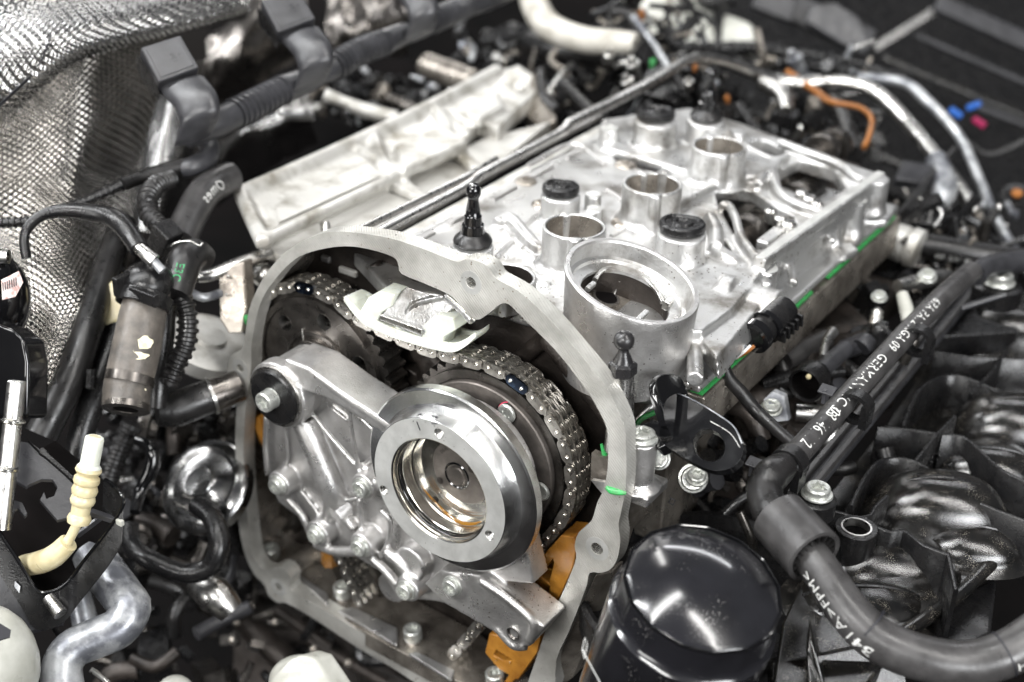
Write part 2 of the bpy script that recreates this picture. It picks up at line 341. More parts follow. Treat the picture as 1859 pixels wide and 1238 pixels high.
# wall behind the rim tapers inwards to the back of the case
nearr = crom(pxs(inner[1:-1], y=5.15), 2); farr = []
def to_px(p): q = R.T @ (np.array(p) - CAM); return W / 2 + FP * q[0] / -q[2], H / 2 - FP * q[1] / -q[2]
for p in nearr:                                  # deep pocket at lower left, shallow draft angle at upper right
    w_ = min(1, max(0, ((p.x + 5) + (p.z + 2)) / 8 + .4)); a_, c_ = to_px(p); dx, dy = a_ - 760, c_ - 800; L_ = math.hypot(dx, dy)
    farr.append((p + Vector((0, 4.1, 0))).lerp(P(a_ + dx / L_ * 9, c_ + dy / L_ * 9, y=9.25), w_))
def outw(l, k): return [Vector((-5 + (p.x + 5) * k, p.y, -2 + (p.z + 2) * k)) for p in l]
b = MB(); n_ = len(nearr)
vs_ = nearr + farr + outw(farr, 1.012) + outw(nearr, 1.012)
b.add(vs_, [(i + r * n_, i + 1 + r * n_, i + 1 + ((r + 1) % 4) * n_, i + ((r + 1) % 4) * n_) for r in range(4) for i in range(n_ - 1)]); b.build('side_wall', 'cast_oily_and_shade', case)
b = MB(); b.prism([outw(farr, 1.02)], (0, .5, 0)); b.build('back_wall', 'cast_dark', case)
# dark ribs and lumps on the back wall, seen between the sprockets
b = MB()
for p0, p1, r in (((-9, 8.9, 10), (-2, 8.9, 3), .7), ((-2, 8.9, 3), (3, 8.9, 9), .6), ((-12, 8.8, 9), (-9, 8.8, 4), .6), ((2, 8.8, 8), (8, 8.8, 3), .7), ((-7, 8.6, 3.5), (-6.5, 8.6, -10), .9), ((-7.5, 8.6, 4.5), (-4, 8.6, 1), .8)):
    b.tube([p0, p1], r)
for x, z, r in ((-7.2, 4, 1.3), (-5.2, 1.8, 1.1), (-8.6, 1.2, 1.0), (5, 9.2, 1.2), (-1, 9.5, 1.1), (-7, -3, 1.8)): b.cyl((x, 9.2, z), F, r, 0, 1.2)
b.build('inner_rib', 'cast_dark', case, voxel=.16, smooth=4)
# gusset on the inside of the right rim, green sealant
b = MB(); b.prism([pxs([(1074, 822), (1111, 838), (1098, 876), (1072, 872)], y=5.6)], (0, .5, 0)); b.build('gusset', 'cast_oily_and_shade', case)
b = MB(); b.prism([pxs([(1073, 872), (1098, 876), (1103, 888), (1098, 900), (1090, 893)], y=5.0)], (0, .3, 0)); b.build('gusset', 'cast_alu_bright', case)
b = MB(); b.tube([P(1100, 884, y=3.95), P(1110, 890, y=3.93), P(1122, 893, y=3.93), P(1137, 895, y=4.0)], [.1, .24, .22, .1], ell=.6); b.build('sealant', 'green_gasket', case)
b = MB(); b.tube([P(1092, 806, y=6), P(1098, 825, y=6), P(1102, 840, y=6)], [.08, .2, .08]); b.build('sealant', 'green_gasket', case)
b = MB(); b.tube([P(446, 572, y=4.4), P(448, 580, y=4.4), P(449, 588, y=4.4)], [.15, .25, .15]); b.build('sealant', 'green_gasket', case)
b = MB()
for lp in ([(1078, 1040), (1062, 1072), (1040, 1130), (1010, 1200), (998, 1250)],):
    pass
# sump rail inside the bottom of the rim: flat shelf with bolts
zs = -19.2
sh = [P(458, 1004, z=zs), P(486, 1032, z=zs), P(530, 1050, z=zs), P(648, 1140, z=zs), P(800, 1222, z=zs), P(885, 1262, z=zs), P(960, 1230, z=zs), P(870, 1150, z=zs), P(800, 1112, z=zs), P(690, 1055, z=zs), P(600, 1012, z=zs), P(540, 985, z=zs), P(500, 975, z=zs), P(455, 965, z=zs)]
b = MB(); b.prism([sh], (0, 0, -1.4)); b.build('sump_rail', 'cast_oily_and_shade', case, bevel=.12)
for l in ([(530, 1046), (548, 1050), (596, 1082), (596, 1104)], [(612, 1112), (640, 1106), (722, 1145), (722, 1178)], [(740, 1190), (756, 1188), (826, 1222), (820, 1240)]):
    q = [P(a, c, z=zs + .05) for a, c in l]
    b = MB(); b.prism([q], (0, 0, .3)); b.build('rail_pad', 'cast_alu', case, bevel=.14)
for bx, by in ((493, 1003), (622, 1072), (750, 1150), (899, 1230)):
    p = P(bx, by, z=zs + .7)
    b = MB(); b.cyl(p, Zv, .55, -1.6, 0); b.build('bolt_shank', 'steel', case)
    put('torx_bolt', BOLT_TALL, case, p - Zv * .3, (0, -.12, 1), .68, spin=bx)
b = MB(); b.tube([P(478, 985, z=-18.3), P(493, 978, z=-18.3), P(512, 984, z=-18.3)], .3); b.build('boss_edge', 'cast_oily_and_shade', case)
# the case's outer side, right of the rim
b = MB(); b.prism([[P(1125, 905, y=5.3), P(1182, 880, y=8), P(1186, 925, y=8), P(1150, 960, y=7), P(1138, 1000, y=6), P(1124, 1010, y=5.3)]], (-1.2, 1.5, 0)); b.build('side_bracket', 'cast_oily_and_shade', case, bevel=.15)
b = MB(); b.prism([[P(1080, 1045, y=4.4), P(1112, 1038, y=5.6), P(1085, 1120, y=5.6), P(1040, 1230, y=5.6), P(1000, 1262, y=5.6), P(990, 1240, y=4.4)]], (0, 1.5, 0)); b.build('lower_wall', 'cast_oily_and_shade', case, bevel=.1)
# bolt tower on the right shoulder
bt = P(1165, 797, y=6.5)
b = MB(); b.cyl(bt, Zv, .98, -3.4, 0); b.rev([(1.4, -3.6), (1.5, -3.3), (1.0, -2.9)], bt, Zv, 28); b.box(bt + Vector((-.9, .4, -2)), (1.4, 1.6, 3.4)); b.box(bt + Vector((0, .3, -3.7)), (2.6, 2.8, .7))
b.build('bolt_tower', 'cast_alu', case, voxel=.1, smooth=2)
put('star_bolt', EBOLT, case, bt + Zv * .02, (0, 0, 1), .78)
for (px_, py_, y_, r_) in ((1100, 668, 8.5, .55), (1258, 868, 12, .8), (1196, 832, 10, .62)):
    put('torx_bolt', BOLT, case, P(px_, py_, y=y_), (.35, -.75, .5), r_)
# ================================================================ SPROCKETS + CHAIN
YC = 5.0
def gear(name, label, cat, c, rt, teeth, y0, th, face_r, m):
    t = thing(name, label, cat, (c[0], y0 + th / 2, c[1] - rt))
    N = teeth * 12; prof = []
    for k in range(N):
        ph = (k % 12) / 12; r = rt + .42 * (.5 + .5 * math.cos(2 * math.pi * ph)) ** .8 - .25
        a = 2 * math.pi * k / N; prof.append((c[0] + r * math.cos(a), c[1] + r * math.sin(a)))
    return t, prof
# --- left
t, prof = gear('inlet_sprocket', 'dark toothed cam sprocket with five round holes at the left end of the chain', 'sprocket', (LC.x, LC.z), 6.15, 44, 5.3, 1.6, 5, 'dark_steel')
b = MB(); holes = []
for k in range(6):
    a = math.radians(137 - k * 56); holes.append(circ((LC.x + 4.05 * math.cos(a), LC.z + 4.05 * math.sin(a)), .60, 5.75, 20))
b.prism([[Vector((x, 5.5, z)) for x, z in prof], circ((LC.x, LC.z), 5.1, 5.5, 60)], (0, 1.9, 0)); b.build('tooth_ring', 'dark_steel', t, bevel=.03)
b = MB(); b.prism([circ((LC.x, LC.z), 5.35, 5.3, 72), *[[Vector((p.x, 5.3, p.z)) for p in h] for h in holes]], (0, .7, 0)); b.build('face_plate', 'bronze_steel', t, bevel=.04)
for h in holes[:4]:
    hcx = sum((v.x for v in h)) / len(h); hcz = sum((v.z for v in h)) / len(h)
    lb_ = MB(); lb_.rev([(.60, .0), (.58, .9)], (hcx, 5.28, hcz), Yv, 20, cap0=False, cap1=False); lb_.build('hole_wall', 'steel', t)
b = MB(); b.ring((LC.x, 5.25, LC.z), Yv, 5.05, 5.5, -.12, .4, 72); b.ring((LC.x, 5.3, LC.z), Yv, 2.7, 2.95, -.15, .3, 60); b.ring((LC.x, 5.3, LC.z), Yv, 2.2, 2.35, -.4, .3, 60); b.build('raised_ring', 'bronze_steel', t)
b = MB(); b.cyl((LC.x, 5.2, LC.z), F, 2.1, -.5, .7, 48); b.build('hub', 'steel', t)
b = MB(); b.tube([P(549, 597, y=5.2), P(551, 622, y=5.2)], .07); b.build('timing_mark', 'steel', t)
def small_txt(txt, size, t, c, r, a0, y, m='steel'):
    rr = r
    def place(u, v):
        a = a0 - u / rr; return Vector((c[0] + (rr + v) * math.cos(a), y, c[1] + (rr + v) * math.sin(a)))
    label_text(txt, size, 'stamped_mark', t, place, m)
# --- right (phaser)
vt = thing('cam_phaser', 'dark steel cam phaser disc with two countersunk torx screws behind the bright flange', 'cam phaser', (0, 6, -6))
t2, prof2 = None, None
N = 48 * 12; pr = []
for k in range(N):
    ph = (k % 12) / 12; r = 6.5 + .42 * (.5 + .5 * math.cos(2 * math.pi * ph)) ** .8 - .25
    a = 2 * math.pi * k / N; pr.append(Vector((r * math.cos(a), 5.5, r * math.sin(a))))
b = MB(); b.prism([pr], (0, 2.0, 0)); b.build('tooth_ring', 'dark_steel', vt)
b = MB(); b.rev([(1.5, 4.72), (5.34, 4.72), (5.42, 4.79), (5.42, 5.25), (5.5, 5.3), (6.0, 5.32), (6.05, 6.0)], (0, 0, 0), Yv, 96, cap0=True); b.build('cover_plate', 'worn_steel', vt, ang=25)
b = MB(); b.ring((0, 0, 0), Yv, 5.5, 6.1, 5.1, 5.5, 96); b.build('rear_ring', 'dark_steel', vt)
b = MB(); b.rev([(3.4, 3.5), (3.4, 4.8)], (0, 0, 0), Yv, 64); b.build('hub', 'dark_steel', vt)
for px_, py_ in ((920, 750), (982, 891)):
    p = P(px_, py_, y=4.7); b = MB(); b.ring(p, F, .69, .76, -.05, .03, 32); b.build('screw_seat', 'dark_steel', vt)
    put('torx_screw', BOLT_CSK, vt, p + Vector((0, -.02, 0)), (0, -1, 0), .60, spin=px_)
p = P(906, 737, y=4.66); b = MB(); b.tube([P(905, 746, y=4.68), P(907, 737, y=4.68), P(914, 731, y=4.68), P(921, 730, y=4.68)], .05, ell=.5); b.build('paint_mark', 'pink_paint', vt)
# oil behind / in front of cam phaser hub
# chain path (x, z) of the pins
pts = []
cL = (LC.x, LC.z); rL = 6.3; rR = 6.68
for k in range(0, 57):                                   # left sprocket from lower left over the top
    a = math.radians(215 - k * 2.6); pts.append((cL[0] + rL * math.cos(a), cL[1] + rL * math.sin(a)))
run = [(-10.9, 6.72), (-10.18, 6.64), (-8.42, 6.43), (-6.67, 6.30), (-4.92, 6.25), (-3.19, 6.38), (-1.6, 6.55)]
pts += run
for k in range(0, 60):
    a = math.radians(93 - k * 2.05); pts.append((rR * math.cos(a), rR * math.sin(a)))
pts += [(4.85, -5.05), (4.05, -6.5), (3.25, -8.05), (2.3, -9.9), (0.4, -13.5), (-3.0, -19.5)]
pts = [(-11.0, -18.0), (-16.0, -9.0), (-18.6, -4.2)] + pts
PV = [Vector((a, 0, c)) for a, c in pts]
L = [0]
for i in range(1, len(PV)): L.append(L[-1] + (PV[i] - PV[i - 1]).length)
def at(s):
    i = max(j for j in range(len(L) - 1) if L[j] <= s); return PV[i].lerp(PV[i + 1], (s - L[i]) / (L[i + 1] - L[i]))
chain = thing('timing_chain', 'steel leaf timing chain looped over both cam sprockets', 'chain', (-7, 6, -8))
pitch = .885
def plate_mesh(name, m, ys, hole=False, r=.36, w=.82):
    b = MB()
    for y0, th in ys:
        lp = []
        for cx, s in ((pitch / 2, 1), (-pitch / 2, -1)):
            for k in range(-4, 5):
                a = (0 if s > 0 else math.pi) + k * math.radians(22)
                lp.append(Vector((cx + r * math.cos(a), y0, r * math.sin(a) * w + .0)))
        b.prism([lp], (0, th, 0))
    return b.mesh(name, m, ang=30)
th = .15
OUT = [(0, th), (.62, th), (1.24, th), (1.86, th)]; INN = [(.2, th), (.41, th), (.83, th), (1.04, th), (1.45, th), (1.66, th)]
me_o = plate_mesh('outer_link', 'chain_steel', [OUT[0]], r=.40, w=1.02); me_ob = plate_mesh('guide_plates', 'chain_steel', OUT[1:], r=.38, w=.95)
me_blue = plate_mesh('outer_link', 'blue_steel', [OUT[0]], r=.40, w=1.02); me_i = plate_mesh('inner_link', 'chain_steel', INN, r=.38, w=.9)
pb = MB(); pb.rev([(.02, -.13), (.09, -.12), (.135, -.06), (.145, 0), (.145, 2.02), (.1, 2.1)], (0, 0, 0), Yv, 14); me_p = pb.mesh('pin', 'pin_steel')
n = int(L[-1] / pitch); q = [at(min(L[-1] - .01, .25 + k * pitch)) for k in range(n)]
blue = [k for k in range(n) if False]
def nearest(px_, py_):
    t_ = P(px_, py_, y=YC); return min(range(n - 1), key=lambda k: ((q[k] + q[k + 1]) / 2 + Vector((0, YC, 0)) - t_).length)
k0 = nearest(928, 690); par = k0 % 2
kb = nearest(548, 524); kb -= (kb - par) % 2
for k in range(n):
    o = bpy.data.objects.new('pin', me_p); col.objects.link(o); o.parent = chain; o.location = (q[k] + Vector((0, YC, 0)) - base_of(chain)) * S
    if k == n - 1: break
    mid = (q[k] + q[k + 1]) / 2; d = q[k + 1] - q[k]; an = -math.atan2(d.z, d.x)
    def lk(nm, me):
        o = bpy.data.objects.new(nm, me); col.objects.link(o); o.parent = chain
        o.location = (mid + Vector((0, YC, 0)) - base_of(chain)) * S; o.rotation_euler = (0, an, 0); return o
    if k % 2 == par:
        o = lk('outer_link', me_blue if k in (k0, kb) else me_o)
        if k in (k0, kb): o['label'] = 'dark blue coloured timing link'
        lk('guide_plate', me_ob)
    else: lk('inner_link', me_i)
b = MB()
# ================================================================ BEARING BRIDGE (casting + machined flange)
br = thing('bearing_bridge', 'cast aluminium bearing bridge with ribs, torx bolts and a bright machined flange', 'bearing bridge', (-6, 2.5, -11))
b = MB(); YB = 4.0
web = [(488, 742), (484, 800), (487, 868), (505, 912), (540, 938), (560, 975), (600, 1004), (645, 1010), (692, 1040), (722, 1085), (790, 1092), (830, 1100), (925, 1168), (960, 1160), (985, 1120), (975, 1085), (900, 1020), (840, 1000), (760, 900), (700, 800), (640, 745), (560, 700)]
b.prism([pxs(web, y=3.3)], (0, .9, 0))
def rib(pl, r, y=2.9): b.tube([P(a, c, y=y) for a, c in pl], r, seg=12)
rib([(484, 755), (482, 810), (486, 862)], .22, 2.6); rib([(517, 770), (522, 830), (512, 860)], .16, 2.9)
rib([(522, 905), (548, 935), (562, 968)], .26, 2.6); rib([(545, 890), (572, 925), (585, 950)], .14, 3.0)
rib([(568, 752), (600, 792), (640, 838), (656, 858)], .2, 2.5)
rib([(633, 738), (640, 790), (652, 850)], .17, 2.5)
rib([(600, 740), (632, 765)], .14, 3.1); rib([(648, 855), (690, 820)], .2, 2.9)
rib([(652, 905), (655, 940), (655, 985)], .2, 2.6); rib([(600, 912), (650, 905)], .16, 2.9)
rib([(690, 925), (708, 945), (705, 985), (690, 1010)], .22, 2.5); rib([(660, 1000), (700, 1035), (722, 1062)], .35, 2.5)
rib([(572, 985), (610, 1000), (655, 1000)], .4, 2.4)
rib([(700, 1000), (725, 1020), (742, 1045)], .4, 2.2)
rib([(600, 890), (598, 935), (580, 965)], .55, 3.0); rib([(620, 930), (645, 960)], .4, 3.0)
# round strut
b.tube([P(551, 765, y=2.6), P(575, 820, y=2.5), P(600, 880, y=2.6), P(612, 905, y=3)], [.85, .88, .92, .98], seg=24)
b.cyl(P(620, 925, y=3.2), Vector((-.25, -1, -.4)), .95, -.6, .7, 24)
b.cyl(P(765, 1005, y=3.6), Vector((0, -1, 0)), 1.25, -.6, 1.4, 28)
b.cyl(P(725, 1055, y=5.2), Vector((0, -1, 0)), 1.2, -.6, 1.0, 28)
BB = [(505, 880, 2.0), (658, 885, 1.9), (575, 970, 2.0), (655, 992, 1.9), (738, 1071, 1.6), (822, 1063, 1.2)]
for x, z, yy in BB:
    p = P(x, z, y=yy); b.cyl(p, Yv, .98, 0, 2.6, 28, r1=1.1)
# lower arm (toe)
arm = [(782, 1050), (800, 1030), (860, 1020), (905, 1040), (992, 1112), (985, 1150), (965, 1170), (940, 1174), (890, 1140), (800, 1090)]
b.prism([pxs([(770, 1060), (800, 1035), (870, 1045), (990, 1140), (962, 1174), (935, 1172), (880, 1138), (800, 1092)], y=1.3)], (0, 2.6, 0))
rib([(872, 1052), (920, 1085), (968, 1130), (962, 1165)], .3, 1.3)
rib([(905, 1140), (932, 1170), (955, 1172)], .35, 1.5)
# upper arm
b.prism([pxs([(516, 652), (560, 668), (620, 712), (712, 772), (718, 800), (640, 752), (590, 722), (545, 706), (520, 690)], y=1.2)], (0, 3.0, 0))
rib([(520, 655), (560, 672), (620, 715), (706, 775)], .22, 1.35)
b.cyl((LC.x, .95, LC.z), Yv, 2.45, 0, 1.2, 48); b.cyl((LC.x, 2, LC.z), Yv, 2.2, 0, 2.9, 48, r1=2.2)
# ring that carries the flange
b.ring((0, 1.9, 0), Yv, 3.75, 4.7, 0, 2.4, 64)
b.prism([[Vector(v) for v in ((-5.2, 2.2, 2.0), (-3, 2.2, 4.6), (4.8, 2.2, -2.0), (6, 2.2, -6), (2, 2.2, -7.5), (-4, 2.2, -6.5), (-7, 2.2, -3.5))], circ((0, 0), 3.75, 2.2, 48)], (0, 1.8, 0))
b.build('casting', 'cast_alu', br, voxel=.115, smooth=4)
for x, z, yy in BB: put('torx_bolt', BOLT, br, P(x, z, y=yy) + Vector((0, .02, 0)), (0, -1, 0), .60, spin=x * .37)
p = P(932, 1150, y=1.22)
b = MB(); b.ring(p, F, .42, .5, -.3, .06, 28); b.build('bore_ring', 'steel', br)
b = MB(); b.rev([(.42, .03), (.3, -.12), (.1, -.25)], p, F, 28, cap0=False); b.build('dowel_end', 'dark_steel', br)
b = MB(); b.rev([(.02, .12), (1.9, .12), (2.02, .02), (2.02, -.45)], (LC.x, .62, LC.z), F, 56); b.build('washer', 'black_plastic', br)
b = MB(); b.ring((LC.x, .75, LC.z), Yv, 1.9, 2.22, 0, .35, 56); b.build('washer_seat', 'steel', br)
put('torx_bolt', BOLT_TALL, br, (LC.x - .02, .52, LC.z + .06), (0, -1, 0), .72, spin=.4)
# machined flange
hl = [P(797, 787, y=0), P(697, 890, y=0), P(889, 972, y=0)]
fl = MB(); fl.prism([circ((0, 0), 5.06, 0, 128), circ((0, 0), 3.72, 0, 96)] + [circ((h.x, h.z), .36, 0, 24) for h in hl], (0, 1.1, 0)); flo = fl.build('flange_face', 'machined_face', br)
b = MB(); b.rev([(5.03, .012), (5.10, .06), (5.48, 1.12), (5.5, 1.22), (6.38, 1.24), (6.52, 1.34), (6.52, 1.95), (6.35, 2.1), (4.9, 2.2)], (0, 0, 0), Yv, 160, cap0=False, cap1=False); b.build('flange_step', 'turned_alu', br, ang=20)
b = MB(); b.rev([(3.74, -.004), (3.62, .07), (3.60, .30), (3.50, .33), (3.50, .42), (3.88, .45), (3.88, .85), (3.5, .88), (3.46, .95), (3.42, 1.7), (3.30, 1.75), (3.26, 2.6), (3.0, 2.7), (2.3, 2.75)], (0, 0, 0), Yv, 128, cap0=False, cap1=False); b.build('bore_wall', 'turned_gold', br, ang=20)
bo = MB()
bo.rev([(3.66 + .17 * math.cos(a), .64 + .17 * math.sin(a)) for a in [2 * math.pi * k / 14 for k in range(14)]], (0, 0, 0), Yv, 96, closed=True); bo.build('o_ring', 'black_gloss', br)
for h in hl:                                    # tapped holes: thread turns
    b = MB()
    b.rev([(.355, 0), (.33, .03)] + sum([[(.33, .06 + k * .11), (.26, .115 + k * .11)] for k in range(8)], []), h + Yv * .01, Yv, 24, cap0=False); b.build('threaded_hole', 'steel', br)
b = MB(); b.cyl(P(791, 906, y=1.4) , Vector((0, 0, 1)), .2, -.1, .1, 20)
p = P(791, 906, y=2.2); rr_ = math.hypot(p.x, p.z); pn = Vector((-p.x, 0, -p.z)).normalized(); p = Vector((p.x, 2.2, p.z)) * 1
pp = Vector((p.x / rr_ * 3.25, 2.2, p.z / rr_ * 3.25)); b = MB(); b.rev([(.24, .03), (.2, .0), (.02, -.02)], pp, pn, 20); b.build('oil_port', 'cast_dark', br)
b = MB(); arc = []
for k in range(16):
    a = math.radians(212 + k * 6.5); arc.append(Vector((3.28 * math.cos(a), 1.9 + .15 * math.sin(k * .4), 3.28 * math.sin(a))))
b.tube(arc, [.02] + [.06 + .07 * math.sin(k / 16 * 3.1) for k in range(14)] + [.02], ell=.5); b.build('oil_film', 'oil', br)
for tx in (((-.95, 4.95), (-1.05, 4.35)), ((-1.35, 5.0), (-.75, 4.93))):
    pass
def ink(pl, r=.035):
    b = MB(); q_ = []
    for a, c in pl:
        v = P(a, c, y=.0); rr = math.hypot(v.x, v.z)
        if rr > 5.08: v = P(a, c, y=.35); rr = math.hypot(v.x, v.z); k = (5.2 + .02) / rr; v = Vector((v.x * k, .33, v.z * k))
        q_.append(v + Vector((0, -.015, 0)))
    b.tube(q_, r, seg=6, spline=False); b.build('ink_mark', 'ink', br)
for l in ([(757, 765), (763, 781)], [(750, 765), (764, 758)], [(763, 752), (767, 757)], [(784, 767), (789, 758)], [(789, 774), (793, 760)], [(784, 769), (794, 769)], [(785, 762), (795, 762)]): ink(l)
# inside the bore: camshaft end with centre screw
ce = thing('camshaft_end', 'brown steel camshaft end disc with central plug inside the flange bore', 'camshaft', (-.3, 3.2, -2.3))
b = MB(); b.rev([(.0, 2.62), (2.2, 2.62), (2.28, 2.7), (2.28, 3.2), (3.3, 3.25)], (-.1, 0, -.1), Yv, 72, cap0=False); b.build('disc', 'worn_steel', ce)
cp = P(829, 864, y=2.6)
b = MB(); b.rev([(.02, .1), (.62, .1), (.7, .02), (.7, -.1)], cp, F, 40); b.build('plug', 'worn_steel', ce)
b = MB(); b.rev([(.82, -.02), (.9, .05), (.98, -.02)], cp, F, 40, cap0=False, cap1=False); b.build('seal_ring', 'black_gloss', ce)
for hx, hy in ((799, 872), (856, 852)):
    b = MB(); b.rev([(.26, .02), (.2, -.02), (.02, -.05)], P(hx, hy, y=2.62), F, 20); b.build('drill_hole', 'cast_dark', ce)
small_txt('06K 109 088', .42, ce, (-.1, -.1), 1.72, math.radians(150), 2.6, 'dark_steel')
# ================================================================ white slipper guide + its aluminium carrier
g = thing('chain_slipper', 'white nylon chain slipper resting on the upper run of the chain', 'chain guide', (-6.5, 5.5, 7))
b = MB()
low = [(624, 546), (640, 568), (662, 590), (700, 608), (740, 622), (780, 633), (818, 640), (842, 631), (864, 612)]
q1 = crom([P(a, c, y=4.55) for a, c in low], 4); rings = []
for i, v in enumerate(q1):
    f_ = i / (len(q1) - 1); k_ = math.sin(math.pi * min(1, max(0, f_))) ** .5; hh = .30 + .42 * k_; wd_ = .7 + 2.0 * k_ ** .6
    rings.append([v + Vector(o_) for o_ in ((0, 0, 0), (0, 0, hh), (0, .22, hh), (0, .30, .28), (0, wd_ - .3, .28), (0, wd_ - .22, hh * .8), (0, wd_, hh * .8), (0, wd_, 0))])
b.loft(rings); b.build('slipper_shoe', 'white_nylon', g, bevel=.05, ang=50)
b = MB(); b.prism([[P(a, c, y=4.8) for a, c in ((648, 572), (668, 540), (690, 528), (716, 536), (712, 556), (694, 568), (682, 590))]], (0, 1.6, 0)); b.build('clip', 'white_nylon', g, bevel=.14, bseg=3)
b = MB(); b.prism([[P(a, c, y=4.6) for a, c in ((762, 622), (768, 590), (790, 572), (822, 578), (826, 600), (806, 612), (800, 634))]], (0, 1.5, 0)); b.build('clip', 'white_nylon', g, bevel=.14, bseg=3)
b = MB(); b.box(P(742, 607, y=4.9), (2.0, .5, .35), Quaternion((0, 1, 0), .28)); b.build('bridge', 'white_nylon', g, bevel=.08)
cr_ = thing('slipper_carrier', 'bare aluminium tab cast on the rim that holds the white slipper', 'bracket', (-3.5, 5, 8))
ta, tb2, tc_, td = P(688, 574, y=4.5), P(766, 603, y=4.5), P(832, 549, y=4.5), P(736, 514, y=4.5)
tc_ = P(832, 549, y=5.6); td = P(738, 518, y=5.6)
b = MB(); b.loft([[ta, tb2, tc_, td], [v - Vector((0, 0, .35)) for v in (ta, tb2, tc_, td)]])
m1, m2, m3 = P(738, 574, y=4.9), P(752, 552, y=5.15), P(806, 538, y=5.5)
b.tube([m1, m2, m3], .16, seg=10)
b.tube([P(812, 536, y=5.0), P(838, 558, y=4.7), P(860, 581, y=4.5)], .38, seg=12)
b.build('carrier_tab', 'cast_alu_bright', cr_, voxel=.08, smooth=2)
b = MB(); b.bar(P(690, 575, y=4.2), P(766, 602, y=4.2), .12, .35); b.build('edge_strip', 'steel', cr_, bevel=.04)
b = MB(); b.tube([P(813, 536, y=4.3), P(840, 560, y=4.25), P(862, 581, y=4.25)], .1); b.build('oil_line', 'turned_gold', cr_)
# ================================================================ orange tensioner blade
o = thing('chain_tensioner_rail', 'amber plastic tensioner rail with triangular openings beside the lower right chain run', 'chain guide', (6, 6, -18))
OY = 5.0
def oq(l): return pxs(l, y=OY)
b = MB()
b.prism([oq([(1018, 972), (1040, 975), (1048, 990), (1040, 1030), (1015, 1085), (990, 1140), (960, 1185), (935, 1235), (900, 1262), (930, 1215), (985, 1120), (960, 1085), (955, 1050), (975, 1020)]), oq([(1003, 1015), (1005, 1022), (996, 1058), (978, 1045)]), oq([(976, 1050), (998, 1064), (992, 1092), (972, 1062)])], (0, 2.0, 0))
b.build('rail_body', 'orange_plastic', o, bevel=.09)
b = MB()
b.prism([oq([(888, 1150), (906, 1155), (940, 1178), (965, 1165), (985, 1140), (975, 1185), (940, 1235), (905, 1215), (880, 1185)]), oq([(900, 1180), (930, 1198), (915, 1200), (896, 1190)]) ], (0, 2.0, 0)); b.build('rail_foot', 'orange_plastic', o, bevel=.09)
b = MB(); b.box(P(957, 1053, y=4.93), (.6, .1, .9), Quaternion((0, 1, 0), .4)); b.build('paint_mark', 'pink_paint', o, bevel=.03)
for hx, hy in ((998, 1033), (967, 1074), (990, 1098), (901, 1198), (926, 1203)): 
    b = MB(); b.ball(P(hx, hy, y=4.97), .09, 10); b.build('oil_drop', 'oil', o)
o = thing('left_chain_rail', 'amber plastic chain rail glimpsed between the washer and the left rim', 'chain guide', (-17, 6, -8))
b = MB(); b.tube([P(470, 750, y=6), P(485, 790, y=6), P(520, 850, y=6), P(590, 960, y=6), P(600, 1020, y=6.5)], .7, seg=8); b.build('rail_body', 'orange_plastic', o)
# crank-side clutter glimpsed below the bridge
cr2 = thing('crank_sprocket', 'oily dark crank sprocket in the shadow below the bridge', 'sprocket', (-8, 8, -17))
for cc, r in ((P(650, 1030, y=8), 3.0), (P(590, 1000, y=9), 1.6), (P(520, 940, y=9), 1.5)):
    b = MB(); b.rev([(r * .4, -.5), (r * .9, -.3), (r, 0), (r, 1.2)], cc, Yv, 36, rmod=lambda a, rr, h: 1 + .05 * math.sin(18 * a)); b.build('wheel', 'dark_steel', cr2)
    b = MB(); b.cyl(cc, F, r * .3, 0, .9, 20); b.build('hub', 'cast_oily_and_shade', cr2)
# ================================================================ CAM COVER (deck behind the rim)
cv = thing('cam_cover', 'bright cast aluminium cam cover with spark plug wells and open camshaft windows', 'engine cover', (-2, 28, 5))
ZD = 9.0
def dq(l, z=ZD): return pxs(l, z=z)
out_ = [(700, 520), (640, 455), (760, 425), (1078, 250), (1095, 215), (1250, 195), (1345, 222), (1430, 256), (1530, 292), (1592, 312), (1606, 330), (1590, 345), (1392, 482), (1330, 560), (1275, 600), (1150, 600), (1040, 590), (900, 550)]
H1 = [(1296, 345), (1320, 338), (1366, 345), (1415, 378), (1441, 390), (1443, 406), (1386, 451), (1345, 451), (1327, 412), (1306, 374)]
H2 = [(1410, 312), (1452, 289), (1513, 308), (1538, 339), (1501, 365), (1448, 352), (1418, 339)]
H3 = [(1298, 438), (1310, 430), (1328, 452), (1318, 460)]
H4 = [(1102, 274), (1125, 266), (1160, 279), (1215, 298), (1195, 312), (1130, 300)]
H5 = [(1361, 257), (1385, 253), (1428, 270), (1418, 286), (1388, 284), (1365, 272)]
b = MB(); b.prism([dq(out_), dq(H1), dq(H2), dq(H3), dq(H4), dq(H5)], (0, 0, -1.1))
